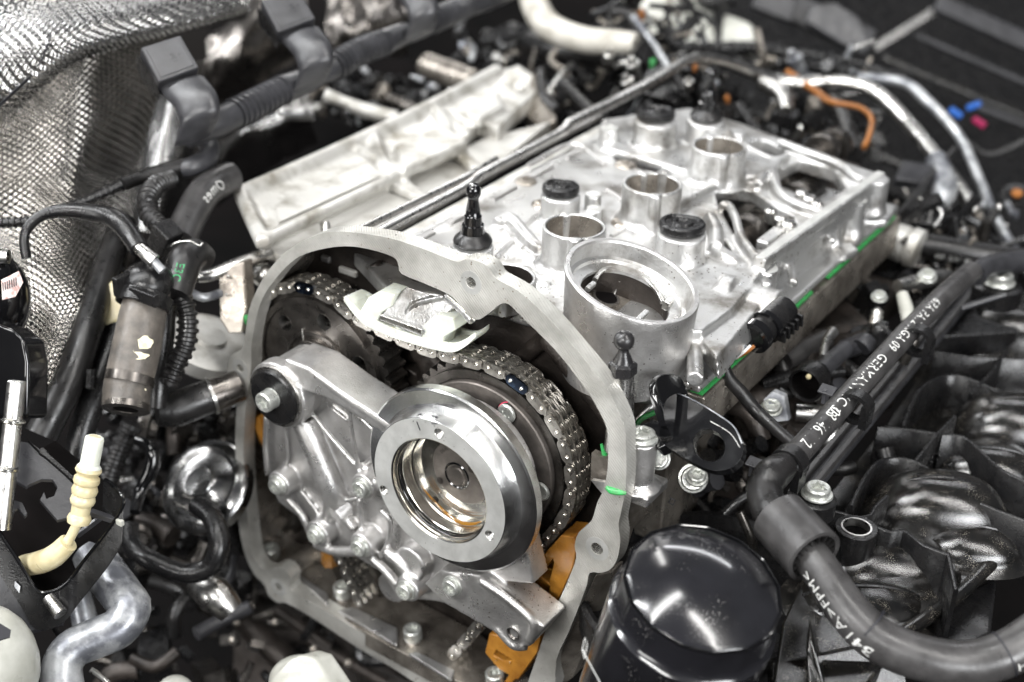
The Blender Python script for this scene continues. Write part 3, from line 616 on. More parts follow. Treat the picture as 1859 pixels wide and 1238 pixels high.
# front slope into the timing case, right shoulder down to the gasket flange
b.prism([dq([(900, 540), (1000, 600), (1080, 680), (1240, 690), (1290, 600), (1240, 560), (1000, 520)], 6.6)], (0, 0, -2))
ra_, rb_ = P(1378, 478, z=9.5), P(1598, 321, z=9.5)
b.prism([[ra_, rb_, rb_ - Vector((0, 0, 4.2)), ra_ - Vector((0, 0, 4.2))]], (-.5, 0, 0))
b.prism([[Vector((5, 12, 6.0)), Vector((11.6, 12, 6.0)), Vector((11.6, 48, 6.0)), Vector((5, 48, 6.0))]], (0, 0, -.55))
b.bar(ra_, rb_, .95, .8)
for l, r in (([(1310, 374), (1322, 372), (1335, 395), (1346, 430), (1375, 470)], .34), ([(1375, 335), (1400, 312), (1412, 345), (1440, 368), (1490, 385)], .4), ([(1345, 262), (1400, 290), (1430, 285)], .35), ([(1415, 258), (1450, 272), (1520, 297), (1560, 325), (1595, 325)], .4), ([(1288, 395), (1300, 420), (1300, 450)], .55), ([(1208, 385), (1250, 360), (1310, 330)], .3)):
    b.tube([P(a, c, z=9.5) for a, c in l], r, seg=12)
wells = [(1043, 408, 12.0, 2.18), (1185, 331, 12.0, 2.18), (1306, 262, 12.0, 2.15), (915, 500, 11.2, 2.1)]
for a, c, z, r in wells:
    p = P(a, c, z=z); b.ring(p, Zv, r - .26, r, -3.6 if a != 915 else -1.9, 0, 48)
    if a != 915: b.rev([(r + .5, -3.1), (r + .1, -2.6), (r, -2.2)], p, Zv, 40)
    for an in (2.4, 5.3): b.cyl(p + Vector((r * math.cos(an), r * math.sin(an), 0)), Zv, .42, -3 if a != 915 else -1.8, -.02, 16)
sb = [(1018, 352, 10.9, 1.45), (1238, 422, 11.0, 1.7), (1190, 218, 11.4, 1.75), (1282, 218, 11.2, 1.6), (858, 446, 10.4, 1.45)]
for a, c, z, r in sb: b.rev([(r + .5, -2.6), (r + .1, -1.9), (r, -1.5), (r, 0)], P(a, c, z=z), Zv, 40)
for a, c, z, r in ((1077, 352, 10.6, .62), (1080, 378, 10.2, .62), (1106, 232, 10.6, .8), (1388, 486, 8.9, .95), (1552, 362, 9.0, .95), (1338, 238, 10.4, .75), (1590, 322, 9.9, 1.1), (1010, 470, 9.3, .5), (965, 495, 9.3, .6), (988, 505, 9.3, .6), (835, 455, 9.6, .7), (1520, 380, 9, .6)):
    b.rev([(r + .25, -3), (r + .03, -2.2), (r, -1), (r, 0)], P(a, c, z=z), Zv, 24)
b.tube([P(900, 405, z=9.3), P(925, 398, z=9.4), P(965, 440, z=9.3), P(985, 455, z=9.3)], [.4, .55, .5, .4]); b.tube([P(1290, 450, z=9.2), P(1330, 480, z=8.7), P(1385, 540, z=7)], [.5, .7, .6])
b.rev([(1.7, -2), (1.7, 2.4)], P(1350, 560, z=7.2), (1, .15, .05), 32); b.ring(P(1330, 562, z=7.2), (1, .15, .05), 1.6, 2.3, -1, 0, 32)
b.prism([dq([(1270, 470), (1320, 455), (1385, 482), (1375, 560), (1300, 650), (1262, 600)], 8.4)], (.4, 0, -1.6))
for l, r in (([(1262, 690), (1262, 560), (1280, 520), (1268, 470)], .55), ([(1300, 470), (1340, 510), (1360, 540)], .45), ([(1440, 515), (1435, 470)], .35), ([(1510, 440), (1515, 385)], .3), ([(1390, 540), (1400, 500)], .4)):
    b.tube([P(a, c, z=7.6) for a, c in l], r, seg=12)
b.prism([dq([(1515, 445), (1545, 438), (1560, 452), (1535, 465)], 6.3)], (0, 0, -.6)); b.prism([dq([(1575, 400), (1605, 365), (1630, 372), (1610, 400)], 6.4)], (0, 0, -.7))
# ledge shapes on the deck
b.prism([dq([(1090, 265), (1130, 235), (1290, 262), (1300, 300), (1250, 310)], 9.4)], (0, 0, -.8))
b.prism([dq([(1340, 275), (1360, 262), (1420, 290), (1400, 320), (1350, 318)], 9.7)], (0, 0, -.8))
b.build('deck', 'cast_alu_bright', cv, voxel=.135, smooth=3)
for a, c, z, r in wells:
    p = P(a, c, z=z); b = MB(); b.rev([(r - .32, -.12), (r - .36, -2.4 if a != 915 else -1.9), (.1, -2.5 if a != 915 else -2.0)], p, Zv, 40, cap0=False); b.build('well_bore', 'cast_dark' if a == 915 else 'cast_oily_and_shade', cv)  # bores coloured darker to stand in for the shading inside the wells
p = P(1068, 400, z=10.6); b = MB(); b.cyl(p, Zv, .5, -1, .6, 20); b.box(p + Vector((.2, .4, 0)), (1, .4, 1.4)); b.build('well_lug', 'cast_alu_bright', cv, bevel=.05)
for a, c in ((1206, 318), (1322, 246)): 
    p = P(a, c, z=11.8); b = MB(); b.cyl(p, Zv, .52, -1.6, .25, 20); b.cyl(p, Zv, .25, 0, .45, 16); b.build('well_lug', 'cast_alu_bright', cv)
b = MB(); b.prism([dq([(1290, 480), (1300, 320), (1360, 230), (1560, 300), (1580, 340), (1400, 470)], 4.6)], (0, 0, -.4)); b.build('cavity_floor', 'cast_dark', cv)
for a, c, rz, col_ in ((983, 508, 0, 0), (951, 492, 0, 0)):
    b = MB(); b.rev([(.72, .0), (.72, .1), (.58, .1), (.58, 0)], P(a, c, z=9.02), Zv, 32, closed=True); b.rev([(.3, .0), (.3, .09), (.2, .09), (.2, 0)], P(a, c, z=9.02), Zv, 24, closed=True); b.build('cast_mark', 'cast_alu', cv)
b = MB()
for a, c in ((1018, 345), ): pass
for a, c, z, r in ((1388, 486, 8.92, .95), (1552, 362, 9.02, .95), (1077, 352, 10.62, .6), (1080, 378, 10.22, .6), (1106, 232, 10.62, .78)):
    p = P(a, c, z=z); b = MB(); b.rev([(r * .97, 0), (r * .97, .03), (.3, .04), (.22, -.05)], p, Zv, 28); b.build('machined_pad', 'machined_face', cv)
b = MB(); b.bar(ra_ + Zv * .42, rb_ + Zv * .42, .6, .06); b.build('rail_face', 'machined_face', cv)
# gasket and cylinder head edge below the flange
b = MB(); b.bar((11.25, 12.3, 5.35), (11.25, 30, 5.35), .9, .22); b.build('gasket', 'green_gasket', cv)
b = MB(); b.bar((11.3, 33, 5.38), (11.3, 47, 5.38), .9, .22); b.build('gasket', 'green_gasket', cv)
b = MB(); b.box((6, 30.5, 3.4), (11.6, 36, 3.2)); b.box((5, 30.5, -3), (9, 35, 10)); b.build('head_side', 'cast_oily_and_shade', cv, bevel=.2)
b = MB(); b.box((-8, 31, -6), (24, 38, 18)); b.build('engine_block', 'cast_dark', cv, bevel=.4)
# camshafts in the windows
for pa, pb in (((1300, 470), (1500, 330)), ((1395, 350), (1540, 270))):
    a_, c_ = P(*pa, z=6.6), P(*pb, z=6.6); c_.x = a_.x
    t = thing('camshaft', 'oily camshaft lying in the ' + ('near' if pa[0] == 1300 else 'far') + ' open window of the cam cover', 'camshaft', (a_ + c_) / 2 - Zv)
    b = MB(); b.cyl(a_, Yv, 1.0, 0, (c_ - a_).length, 28); b.build('shaft', 'dark_steel', t)
    for k in range(5):
        b = MB(); b.rev([(1.45, 0), (1.5, .1), (1.5, 1.2), (1.45, 1.3)], a_ + Yv * (1 + k * 3.2) + Zv * (.3 if k % 2 else -.2), Yv, 32); b.build('cam_lobe', 'bronze_steel' if k % 2 else 'dark_steel', t)
t = thing('camshaft_clamp', 'bright bearing caps with bolts standing in the near camshaft window', 'bearing cap', P(1405, 425, z=8))
b = MB(); b.bar(P(1382, 448, z=8.6), P(1415, 422, z=8.6), 1.0, .9); b.build('cap_bar', 'cast_alu_bright', t, bevel=.2)
for a, c, r in ((1400, 385, .5), (1418, 398, .55), (1432, 408, .6), (1455, 352, .5), (1470, 362, .55), (1484, 372, .5)):
    b = MB(); b.rev([(r, -.8), (r, .1), (r * .7, .3)], P(a, c, z=9.4), Zv, 20); b.build('cap_bolt', 'steel', t)
for k in range(7):                                       # cast numerals, flow ribs and bolt heads along the deck edges
    y_ = 12 + k * 5.3
    b = MB(); b.bar((-11.6, y_, ZD + .03), (-11.6, y_ + 3.2, ZD + .03), .35, .3); b.build('edge_rib', 'cast_alu', cv, bevel=.1)
for a, c in ((985, 372), (1135, 300), (1130, 405), (1265, 330), (955, 330), (1170, 262)):
    p = P(a, c, z=ZD); b = MB(); b.rev([(1.0, -.2), (.8, .15), (.62, .25), (.3, .25), (.22, -.1)], p, Zv, 24); b.build('core_plug', 'cast_oily_and_shade', cv)
for l in ([(930, 430), (985, 385), (1010, 385)], [(1100, 345), (1130, 365), (1135, 385)], [(1110, 430), (1160, 400), (1195, 400)], [(1215, 300), (1250, 300), (1262, 285)], [(960, 300), (1040, 262), (1100, 300)], [(900, 470), (930, 440), (950, 450)]):
    b = MB(); b.tube([P(x_, y_, z=ZD) for x_, y_ in l], .22, seg=8); b.build('flow_rib', 'cast_alu', cv)
# ---------------------------------------------------------------- plugs and studs on the deck
for a, c, z, r, lb in ((1018, 347, 11.0, 1.35, 'round black rubber plug in a small boss, middle left of the cam cover'), (1238, 415, 11.1, 1.6, 'black rubber plug with a flat side, nearest the large oil filler cylinder'), (1190, 210, 11.5, 1.6, 'far blurred black rubber plug at the back of the cam cover')):
    t = thing('rubber_plug', lb, 'plug', P(a, c, z=z), group='rubber plugs in the cam cover')
    p = P(a, c, z=z); b = MB()
    b.rev([(r, 0), (r + .04, .15), (r, .45), (r - .12, .55), (r * .8, .56), (r * .74, .4), (r * .5, .42), (r * .42, .6), (r * .3, .6), (r * .25, .45)], p, Zv, 40, rmod=lambda an, rr, h: min(1, .8 / max(.01, abs(math.cos(an + 1.2)))) if math.cos(an + 1.2) > 0 else 1)
    b.build('plug_body', 'black_plastic', t)
def stud(px_, py_, z, k, lb):
    p = P(px_, py_, z=z); t = thing('ball_stud', lb, 'ball stud', p, group='ball studs of the engine cover')
    b = MB(); b.rev([(1.3 * k, 0), (1.36 * k, .15 * k), (1.25 * k, .4 * k), (.85 * k, .75 * k)], p, Zv, 40); b.build('grommet', 'rubber', t)
    b = MB(); b.rev([(.8 * k, .7 * k), (.76 * k, 1.35 * k), (.62 * k, 1.4 * k), (.6 * k, 2.0 * k), (.52 * k, 2.1 * k), (.48 * k, 2.5 * k), (.36 * k, 3.2 * k), (.4 * k, 3.35 * k), (.52 * k, 3.6 * k), (.5 * k, 4.0 * k), (.32 * k, 4.25 * k), (.05, 4.3 * k)], p, Zv, 32); b.build('stud_body', 'black_gloss', t)
stud(858, 440, 10.45, 1.0, 'black ball stud on a rubber grommet standing nearest the rim, left of the plug wells')
stud(1282, 213, 11.3, 1.0, 'black ball stud far back on the cam cover, blurred')
t = thing('cover_ball_stud', 'black steel ball stud with hex foot on an aluminium pillar beside the right rim', 'ball stud', P(1115, 760, y=5.8))
p = P(1133, 618, y=5.8); ax = Vector((-.03, 0, 1)); k = 1
b = MB(); b.ball(p, .63, 32); b.build('ball', 'black_metal', t)
b = MB(); b.rev([(.30, -.5), (.33, -.75), (.62, -1.35), (.66, -1.5)], p, ax, 28); b.build('neck', 'black_metal', t)
b = MB(); b.rev([(.7, -2.25), (.88, -2.2), (.88, -1.55), (.72, -1.38)], p, ax, 6, ); b.build('hex', 'black_metal', t, bevel=.05, ang=20)
b = MB(); b.rev([(.9, -7.5), (.80, -5), (.72, -2.25)], p, ax, 36); b.build('pillar', 'steel', t)
# ---------------------------------------------------------------- big cylinder
t = thing('oil_filler_neck', 'large open aluminium cylinder with a stepped rim rising from the cam cover', 'cylinder housing', P(1130, 640, z=7))
pc = D(1148, 509, 86); n_ = facing(pc, .523, 22); qn = n_.to_track_quat('Z', 'Y')
def rg(c, q_, r, h, N=72, off=0): return [c + q_ @ Vector((r * math.cos(2 * math.pi * i / N), r * math.sin(2 * math.pi * i / N), h)) for i in range(N)]
R0 = 128 * 86 / FP
top = rg(pc, qn, R0, 0); bot = [Vector((v.x * .94 + pc.x * .06, v.y * .94 + pc.y * .06, 5.6)) for v in rg(pc - n_ * .5, qn, R0, 0)]
mid = [a_.lerp(c_, .12) for a_, c_ in zip(top, bot)]
b = MB(); b.loft([rg(pc, qn, R0 - .38, -.02), rg(pc, qn, R0 - .3, .1), rg(pc, qn, R0 - .05, .1), rg(pc, qn, R0 + .03, -.05), mid, bot], False, True); b.build('outer_wall', 'cast_alu', t)
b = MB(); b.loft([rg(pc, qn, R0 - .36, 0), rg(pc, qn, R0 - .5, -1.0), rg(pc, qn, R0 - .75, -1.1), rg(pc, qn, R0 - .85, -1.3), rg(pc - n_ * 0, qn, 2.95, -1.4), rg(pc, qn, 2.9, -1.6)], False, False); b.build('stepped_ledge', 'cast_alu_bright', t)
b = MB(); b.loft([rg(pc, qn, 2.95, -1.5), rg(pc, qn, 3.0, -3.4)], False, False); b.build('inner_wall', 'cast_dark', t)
b = MB(); b.loft([rg(pc, qn, 3.05, -3.3), rg(pc, qn, 2.9, -3.32), rg(pc, qn, .05, -3.35)], False, True); b.build('floor', 'cast_oily_and_shade', t)
fp_ = lambda a_, c_, h: (lambda d_, o_: o_ + d_ * ((pc + n_ * h - o_).dot(n_) / d_.dot(n_)))(Vector(ray(a_, c_)), Vector(CAM))
b = MB(); b.cyl(fp_(1100, 540, -3.25), n_, .75, -.2, .02, 28); b.build('floor_hole', 'bay_black', t)
b = MB(); b.ring(fp_(1100, 540, -3.25), n_, .75, .9, -.1, .08, 28); b.build('hole_lip', 'steel', t)
b = MB(); b.rev([(.12, 0), (.11, 1.0), (.15, 1.1)], fp_(1115, 533, -3.3), n_, 14); b.build('pin_post', 'cast_alu', t)
b = MB(); b.tube([fp_(1080, 508, -1.5), fp_(1095, 490, -1.5), fp_(1125, 487, -1.5), fp_(1160, 500, -1.5), fp_(1190, 525, -1.5), fp_(1203, 550, -1.5)], .16); b.build('spring_lip', 'steel', t)
b = MB(); b.box(fp_(1212, 552, -1.35), (.7, .5, .7), qn); b.build('stop_tab', 'steel', t, bevel=.12)
b = MB(); b.box(fp_(1072, 520, -1.3), (1.0, .35, .35), qn); b.box(fp_(1165, 574, -1.3), (1.5, .35, .3), qn); b.build('bayonet_tab', 'cast_alu_bright', t, bevel=.08)
# ================================================================ steel lines left of the deck
def line(name, mtl, label, cat, pl, rp, group=None, **kw):
    pts_ = [D(a, c, d) for a, c, d in pl]
    rr = [r * d / FP for (a, c, d), r in zip(pl, rp if hasattr(rp, '__len__') else [rp] * len(pl))]
    b = MB(); b.tube(pts_, rr, **kw); o = b.build(name, mtl, label=label, cat=cat, group=group); o_path = b.path
    return o, b.path
line('fuel_line', 'steel', 'thin bright steel line behind the rim, uppermost of the parallel pair', 'pipe', [(625, 432, 93), (653, 417, 94), (760, 364, 98), (850, 319, 102), (900, 290, 106)], 7)
line('fuel_line', 'steel', 'long bright steel line with a kink running back from the rim to the far hoses', 'pipe', [(660, 435, 92), (682, 425, 93), (747, 390, 96), (846, 338, 101), (882, 312, 103), (1013, 243, 111), (1038, 222, 113), (1115, 184, 118), (1180, 150, 122), (1235, 116, 126), (1262, 106, 128)], [9, 9, 9, 9, 9, 9, 10, 10, 10, 9, 9])
t = thing('cover_edge_rail', 'pale metal flange rails running beside the steel lines left of the cam cover', 'flange', (-14.5, 28, 7))
for (x0, z0, wd, m_) in ((-12.7, 8.4, 1.1, 'cast_alu_bright'), (-14.6, 7.4, 1.6, 'white_cast'), (-16.6, 7.8, .8, 'cast_alu')):
    b = MB(); b.box((x0, 28, z0), (wd, 38, .5)); b.build('flange_strip', m_, t, bevel=.12)
# white cast exhaust-side cover
t = thing('exhaust_cover', 'whitish dirty cast cover with raised edges along the far left of the engine', 'engine cover', (-25, 30, 4))
def wq(l, z=8): return pxs(l, z=z)
b = MB()
b.prism([wq([(437, 352), (560, 298), (760, 205), (900, 130), (942, 117), (968, 135), (976, 165), (930, 205), (905, 232), (868, 218), (815, 272), (735, 300), (700, 325), (500, 412), (478, 440)], 7.6)], (0, 0, -1.6))
for l, r in (([(437, 352), (478, 442)], .62), ([(478, 438), (560, 398), (700, 330)], .5), ([(700, 330), (740, 305), (820, 272)], .42), ([(437, 352), (560, 298), (760, 205), (905, 128)], .7), ([(640, 262), (735, 312)], .3), ([(800, 200), (850, 245)], .3), ([(678, 245), (700, 300), (735, 312)], .5), ([(820, 270), (812, 230), (790, 195)], .45)):
    b.tube([P(a, c, z=7.8) for a, c in l], r, seg=10)
b.cyl(P(940, 160, z=7.2), Vector((.5, -.5, .7)), 1.9, -.8, .5, 30)
b.prism([wq([(715, 265), (800, 225), (850, 255), (735, 305)], 8.4)], (0, 0, -1)); b.prism([wq([(830, 195), (905, 165), (915, 190), (870, 215)], 8.5)], (0, 0, -1))
b.prism([wq([(660, 260), (720, 310), (775, 350), (765, 360), (700, 330)], 7.2)], (0, 0, -.7)); b.prism([wq([(790, 215), (880, 305), (868, 315), (780, 240)], 7.2)], (0, 0, -.7))
b.build('cover_body', 'white_cast', t, voxel=.2, smooth=3)
b = MB(); b.cyl(P(943, 158, z=7.9), Vector((.5, -.5, .7)), .55, 0, .4, 20); b.build('lug_screw', 'steel', t)
b = MB(); b.prism([wq([(478, 446), (700, 340), (880, 250), (1000, 220), (900, 300), (690, 420), (520, 470)], 6.4)], (0, 0, -1)); b.build('lower_plate', 'white_cast', t, bevel=.1)
b = MB(); b.prism([wq([(500, 372), (670, 295), (690, 320), (505, 405)], 7.75)], (0, 0, .06)); b.build('stained_panel', 'white_cast', t)
b = MB(); b.tube([P(590, 405, z=7), P(592, 425, z=6.4)], .4); b.build('lower_stud', 'steel', t)
b = MB(); b.prism([[D(965, 130, 133), D(990, 150, 131), D(1010, 215, 127), D(985, 235, 127), D(950, 205, 130)]], (0, 1, -2)); b.build('end_bracket', 'cast_oily_and_shade', t, bevel=.2)
# ================================================================ hook bracket
t = thing('lifting_eye', 'glossy black painted steel lifting eye with a large hole and a curled tab', 'lifting eye', D(1230, 850, 86))
pl = [(1182, 690), (1192, 682), (1215, 705), (1260, 725), (1310, 755), (1335, 775), (1349, 805), (1345, 832), (1325, 850), (1295, 854), (1262, 842), (1225, 820), (1200, 800), (1196, 770), (1185, 735)]
c0 = D(1290, 790, 82); nn = facing(c0, .80, -35)
def onp(a_, c_, o_=0): 
    d_ = Vector(ray(a_, c_)); return Vector(CAM) + d_ * ((c0 + nn * o_ - Vector(CAM)).dot(nn) / d_.dot(nn))
lp = crom([onp(a, c) for a, c in pl], 4, True); hc = onp(1287, 808)
q_ = nn.to_track_quat('Z', 'Y')
hl_ = [onp(1287 + 29 * math.cos(k / 32 * 6.283) + 4 * math.sin(k / 32 * 6.283), 808 + 30 * math.sin(k / 32 * 6.283)) for k in range(32)]
b = MB(); b.prism([lp, hl_], -nn * .55); b.build('plate', 'black_gloss', t, bevel=.09)
b = MB(); b.tube([onp(1290, 765, .02), onp(1325, 786, .02), onp(1343, 812, .02)], .035, seg=6); b.build('worn_edge', 'steel', t)
b = MB(); b.loft([[v - nn * .02 for v in hl_], [v - nn * .54 for v in hl_]], False, False)
for i in range(len(b.v)): b.v[i] = b.v[i].lerp(hc, .02)
b.build('hole_wall', 'steel', t)
# curled tab: the top edge of the plate bends back and round
st_ = crom([D(1186, 720, 82.4), D(1184, 698, 82.8), D(1194, 684, 83.4), D(1214, 680, 84.2), D(1232, 688, 84.8), D(1240, 706, 85.0), D(1242, 726, 84.8)], 5)
b = MB(); up_ = []; ax_ = (img(.25, -1) - nn * .3).normalized()
for i, v in enumerate(st_):
    tt = (st_[min(i + 1, len(st_) - 1)] - st_[max(i - 1, 0)]).normalized(); nr = tt.cross(ax_).normalized() * .2
    ln = 1.9 - 1.3 * (i / (len(st_) - 1)); up_.append([v + nr, v + nr * .4 - ax_ * .08, v - nr * .4 - ax_ * .08, v - nr, v - nr + ax_ * ln, v + nr + ax_ * ln])
b.loft(up_); b.build('curled_tab', 'black_gloss', t, ang=50)
b = MB(); b.tube([onp(1215, 708, .03), onp(1260, 727, .03), onp(1310, 757, .03), onp(1334, 777, .03), onp(1347, 805, .03)], .05, seg=6); b.build('bevelled_edge', 'pipe_grey', t)
b = MB(); b.prism([[onp(1185, 760), onp(1215, 775), onp(1228, 800), onp(1195, 815), onp(1150, 775)]], -nn * 1.0); b.build('foot', 'black_gloss', t, bevel=.12)
o, _ = line('sealed_flange', 'cast_alu_bright', 'bright machined flange edge with green sealant behind the lifting eye', 'flange', [(1150, 790, 88), (1155, 765, 88), (1185, 735, 88), (1200, 730, 89)], 7)
o, _ = line('sealant_bead', 'green_gasket', 'green sealant bead left of the lifting eye', 'sealant', [(1153, 775, 87.5), (1165, 760, 87.5), (1190, 748, 87.5)], 5)
# connector and cable
t = thing('sensor_plug', 'black electrical plug with ribbed latch on the side of the cam cover', 'connector', D(1395, 610, 91))
b = MB(); pa = D(1372, 610, 90); pb = D(1425, 560, 92); b.tube([pa, pb], [.95, 1.0], spline=False, seg=24); b.build('plug_shell', 'black_plastic', t)
b = MB(); b.ring(pa, (pa - pb), .75, 1.15, -.3, .3, 24); b.ring(pa.lerp(pb, .35), (pa - pb), .95, 1.2, -.2, .2, 24); b.build('collar', 'black_gloss', t)
for k in range(5):
    b = MB(); b.box(pa.lerp(pb, .35 + k * .15) + img(.9, -.6), (.9, .22, .9), (pb - pa).to_track_quat('Y', 'Z')); b.build('latch_rib', 'black_plastic', t, bevel=.05)
for dx, m_ in ((-5, 'pipe_grey'), (3, 'white_paint'), (9, 'copper_wire')):
    b = MB(); b.tube([D(1360 + dx, 628, 89.5), D(1345 + dx, 640, 89.5), D(1335, 650, 90)], .13, seg=8); b.build('wire', m_, t)
line('sensor_cable', 'rubber', 'black taped cable curving down from the sensor plug behind the lifting eye', 'cable', [(1352, 628, 90), (1325, 632, 90), (1312, 650, 90), (1322, 685, 90), (1345, 712, 90), (1372, 745, 90), (1410, 780, 89), (1440, 805, 88)], [8, 11, 12, 12, 13, 13, 12, 12], seg=12)
# ================================================================ OIL FILTER
t = thing('oil_filter', 'glossy black oil filter canister with faceted domed cap', 'oil filter', D(1230, 1238, 76))
pc = D(1278, 1062, 75); n_ = facing(pc, .74, 22); qn = n_.to_track_quat('Z', 'Y'); RF = 148 * 75 / FP
NF = 15 * 8
def fr(r, h, fac): 
    o_ = []
    for i in range(NF):
        a = 2 * math.pi * i / NF; ph = (i % 8) / 8 * 2 - 1; k = (1 - fac) + fac * (math.cos(math.pi / 15) / math.cos(ph * math.pi / 15))
        o_.append(pc + qn @ Vector((r * k * math.cos(a), r * k * math.sin(a), h)))
    return o_
b = MB(); b.loft([fr(.01, .95, 0), fr(.8, .93, 0), fr(1.6, .84, 0), fr(2.3, .68, 0), fr(3.0, .46, 0), fr(3.6, .2, 0), fr(4.0, .0, .2), fr(RF - .18, -.12, .7), fr(RF - .02, -.28, 1), fr(RF, -.5, 1), fr(RF + .02, -1.9, 1), fr(RF + .10, -2.3, .3), fr(RF + .35, -2.5, 0), fr(RF + .35, -11, 0)], True, True); b.build('canister', 'filter_paint', t, ang=50)
b = MB(); b.loft([fr(RF - .1, -.1, .8), fr(RF - .02, -.06, .9), fr(RF + .04, -.2, 1), fr(RF - .0, -.3, 1)], False, False); b.build('rim_edge', 'black_gloss', t)
b = MB(); b.loft([[pc + qn @ Vector(((RF + .37) * math.cos(a), (RF + .37) * math.sin(a), h)) for a in [3.5 + k * .045 for k in range(16)]] for h in (-4.0, -6.5)], False, False)
for i in range(0): pass
b = MB(); b.tube([D(1058, 1178, 73.6), D(1066, 1196, 73.6), D(1090, 1240, 73.8)], .025, seg=6); b.build('printed_line', 'white_paint', t)
b = MB(); b.tube([D(1057, 1180, 73.6), D(1062, 1158, 73.6), D(1066, 1170, 73.6), D(1061, 1196, 73.6), D(1057, 1180, 73.6)], .02, seg=6, spline=False); b.build('printed_mark', 'white_paint', t)
# round black dish behind the filter
t = thing('pulley_shroud', 'wide round black shroud behind the oil filter', 'shroud', D(1290, 1010, 92))
pc2 = D(1285, 1060, 90); n2 = facing(pc2, .62, 0); b = MB()
b.rev([(8.6, -2.5), (8.5, -.2), (8.2, 0), (7.9, -.1), (7.8, -1.2), (5.5, -1.8), (2, -2.2)], pc2, n2, 72); b.build('dish', 'black_plastic', t)
b = MB(); b.tube([D(1218, 905, 89), D(1214, 912, 88.8), D(1222, 917, 88.8), D(1226, 908, 89), D(1218, 905, 89)], .05, seg=6, spline=False); b.build('moulded_mark', 'grey_plastic', t)
# ================================================================ RIGHT SIDE: intake manifold, hoses
def lathe(name, mtl, parent, a, c, d, prof_px, ratio=None, lean=0, ax=None, seg=40, **kw):
    p = D(a, c, d); k = d / FP; n_ = ax or facing(p, ratio, lean); b = MB()
    b.rev([(r * k, h * k) for r, h in prof_px], p, n_, seg); return b.build(name, mtl, parent, **kw), p, n_
mf = thing('intake_manifold', 'black plastic intake manifold with ribs and glossy runner domes on the right', 'intake manifold', (27, 20, -6))
b = MB()
b.prism([pxs([(1400, 1262), (1420, 1130), (1480, 1000), (1500, 900), (1600, 780), (1700, 640), (1760, 560), (1880, 520), (1880, 985), (1805, 1022), (1740, 1080), (1640, 1155), (1560, 1262)], z=-4.2)], (0, 0, -1.2))
b.build('shell', 'black_plastic_dusty', mf, bevel=.2)
for a, c, z, sx_, sy_, sz_, rot in ((1700, 945, -4, 4.6, 3.0, 3.4, .5), (1760, 1000, -4.5, 3.2, 2.4, 2.0, .5), (1610, 1040, -4.6, 4.4, 2.8, 2.4, .6), (1840, 800, -4, 4.6, 3.0, 3.6, .5), (1790, 860, -4.5, 3.6, 2.4, 2.2, .5), (1560, 1100, -5, 4, 3, 1.6, .6), (1830, 640, -5, 5, 3.2, 4.2, .4), (1760, 700, -5, 3.6, 2.6, 2, .4)):
    p = P(a, c, z=z); q_ = Quaternion((0, 0, 1), rot); rings = []
    for k in range(22):                                # runner dome: rounded box section, flared foot
        f_ = k / 21; t_ = f_ * math.pi / 2; rr_ = math.cos(t_) ** .75 * (1 + .22 * max(0, 1 - f_ * 5) ** 2); hz = math.sin(t_)
        rings.append([p + q_ @ Vector((sx_ * rr_ * (abs(math.cos(an)) ** .8) * math.copysign(1, math.cos(an)), sy_ * rr_ * (abs(math.sin(an)) ** .8) * math.copysign(1, math.sin(an)), sz_ * hz)) for an in [2 * math.pi * j / 48 for j in range(48)]])
    b = MB(); b.loft(rings); b.build('runner_dome', 'black_plastic_dusty', mf, ang=60)
    b = MB(); b.tube([p + q_ @ Vector((sx_ * x_, 0, sz_ * math.sqrt(max(0, 1 - x_ * x_)) + .05)) for x_ in (-.9, -.6, -.2, .2, .6, .9)], .14, seg=8); b.build('mould_seam', 'black_plastic', mf)
b = MB(); b.tube([P(1640, 1150, z=-4), P(1740, 1080, z=-4), P(1805, 1020, z=-4), P(1880, 985, z=-4)], .45); b.build('edge_bead', 'black_plastic_dusty', mf)
def wall(pl, zt, h, th_=.28, k=3, m_='black_plastic', nm='rib'):
    top_ = crom([P(a, c, z=zt) for a, c in pl], k) if len(pl) > 2 else [P(a, c, z=zt) for a, c in pl]
    rings = []
    for i, v in enumerate(top_):
        t_ = (top_[min(i + 1, len(top_) - 1)] - top_[max(i - 1, 0)]).normalized(); s_ = t_.cross(Zv).normalized() * th_ / 2
        rings.append([v + s_ - Zv * .06, v + s_ * .5, v - s_ * .5, v - s_ - Zv * .06, v - s_ - Zv * h, v + s_ - Zv * h])
    b = MB(); b.loft(rings); return b.build(nm, m_, mf, ang=50)
wall([(1593, 774), (1650, 778), (1702, 786)], -1.2, 4)
wall([(1734, 754), (1702, 786), (1662, 836)], -1.2, 4, k=1)
wall([(1710, 788), (1750, 792), (1785, 822), (1822, 853), (1880, 880)], -1.2, 4)
wall([(1545, 917), (1573, 861), (1605, 832), (1662, 836), (1722, 877), (1782, 913), (1880, 950)], -1.2, 4.5)
wall([(1501, 923), (1530, 930), (1553, 937), (1580, 934), (1590, 918), (1611, 899)], -1.2, 4)
wall([(1581, 949), (1617, 965), (1641, 961), (1678, 989), (1722, 1005)], -1.0, 4, k=2); wall([(1722, 1005), (1736, 1070)], -1.0, 3.6)
wall([(1697, 637), (1760, 646), (1880, 652)], -1.2, 4, k=2); wall([(1830, 632), (1800, 675), (1762, 715)], -1.2, 4, k=1)
wall([(1640, 772), (1660, 720), (1690, 690), (1740, 680), (1820, 712), (1880, 740)], -1.2, 4.5)
wall([(1516, 1000), (1500, 1050)], -1.5, 3)
p = P(1555, 957, z=-.9)
b = MB(); b.ring(p, Zv, .92, 1.32, -3.6, 0, 40); b.build('sleeve', 'black_plastic', mf, bevel=.05)
b = MB(); b.ring(p, Zv, .84, .96, -.5, .06, 40); b.build('metal_bush', 'steel', mf)
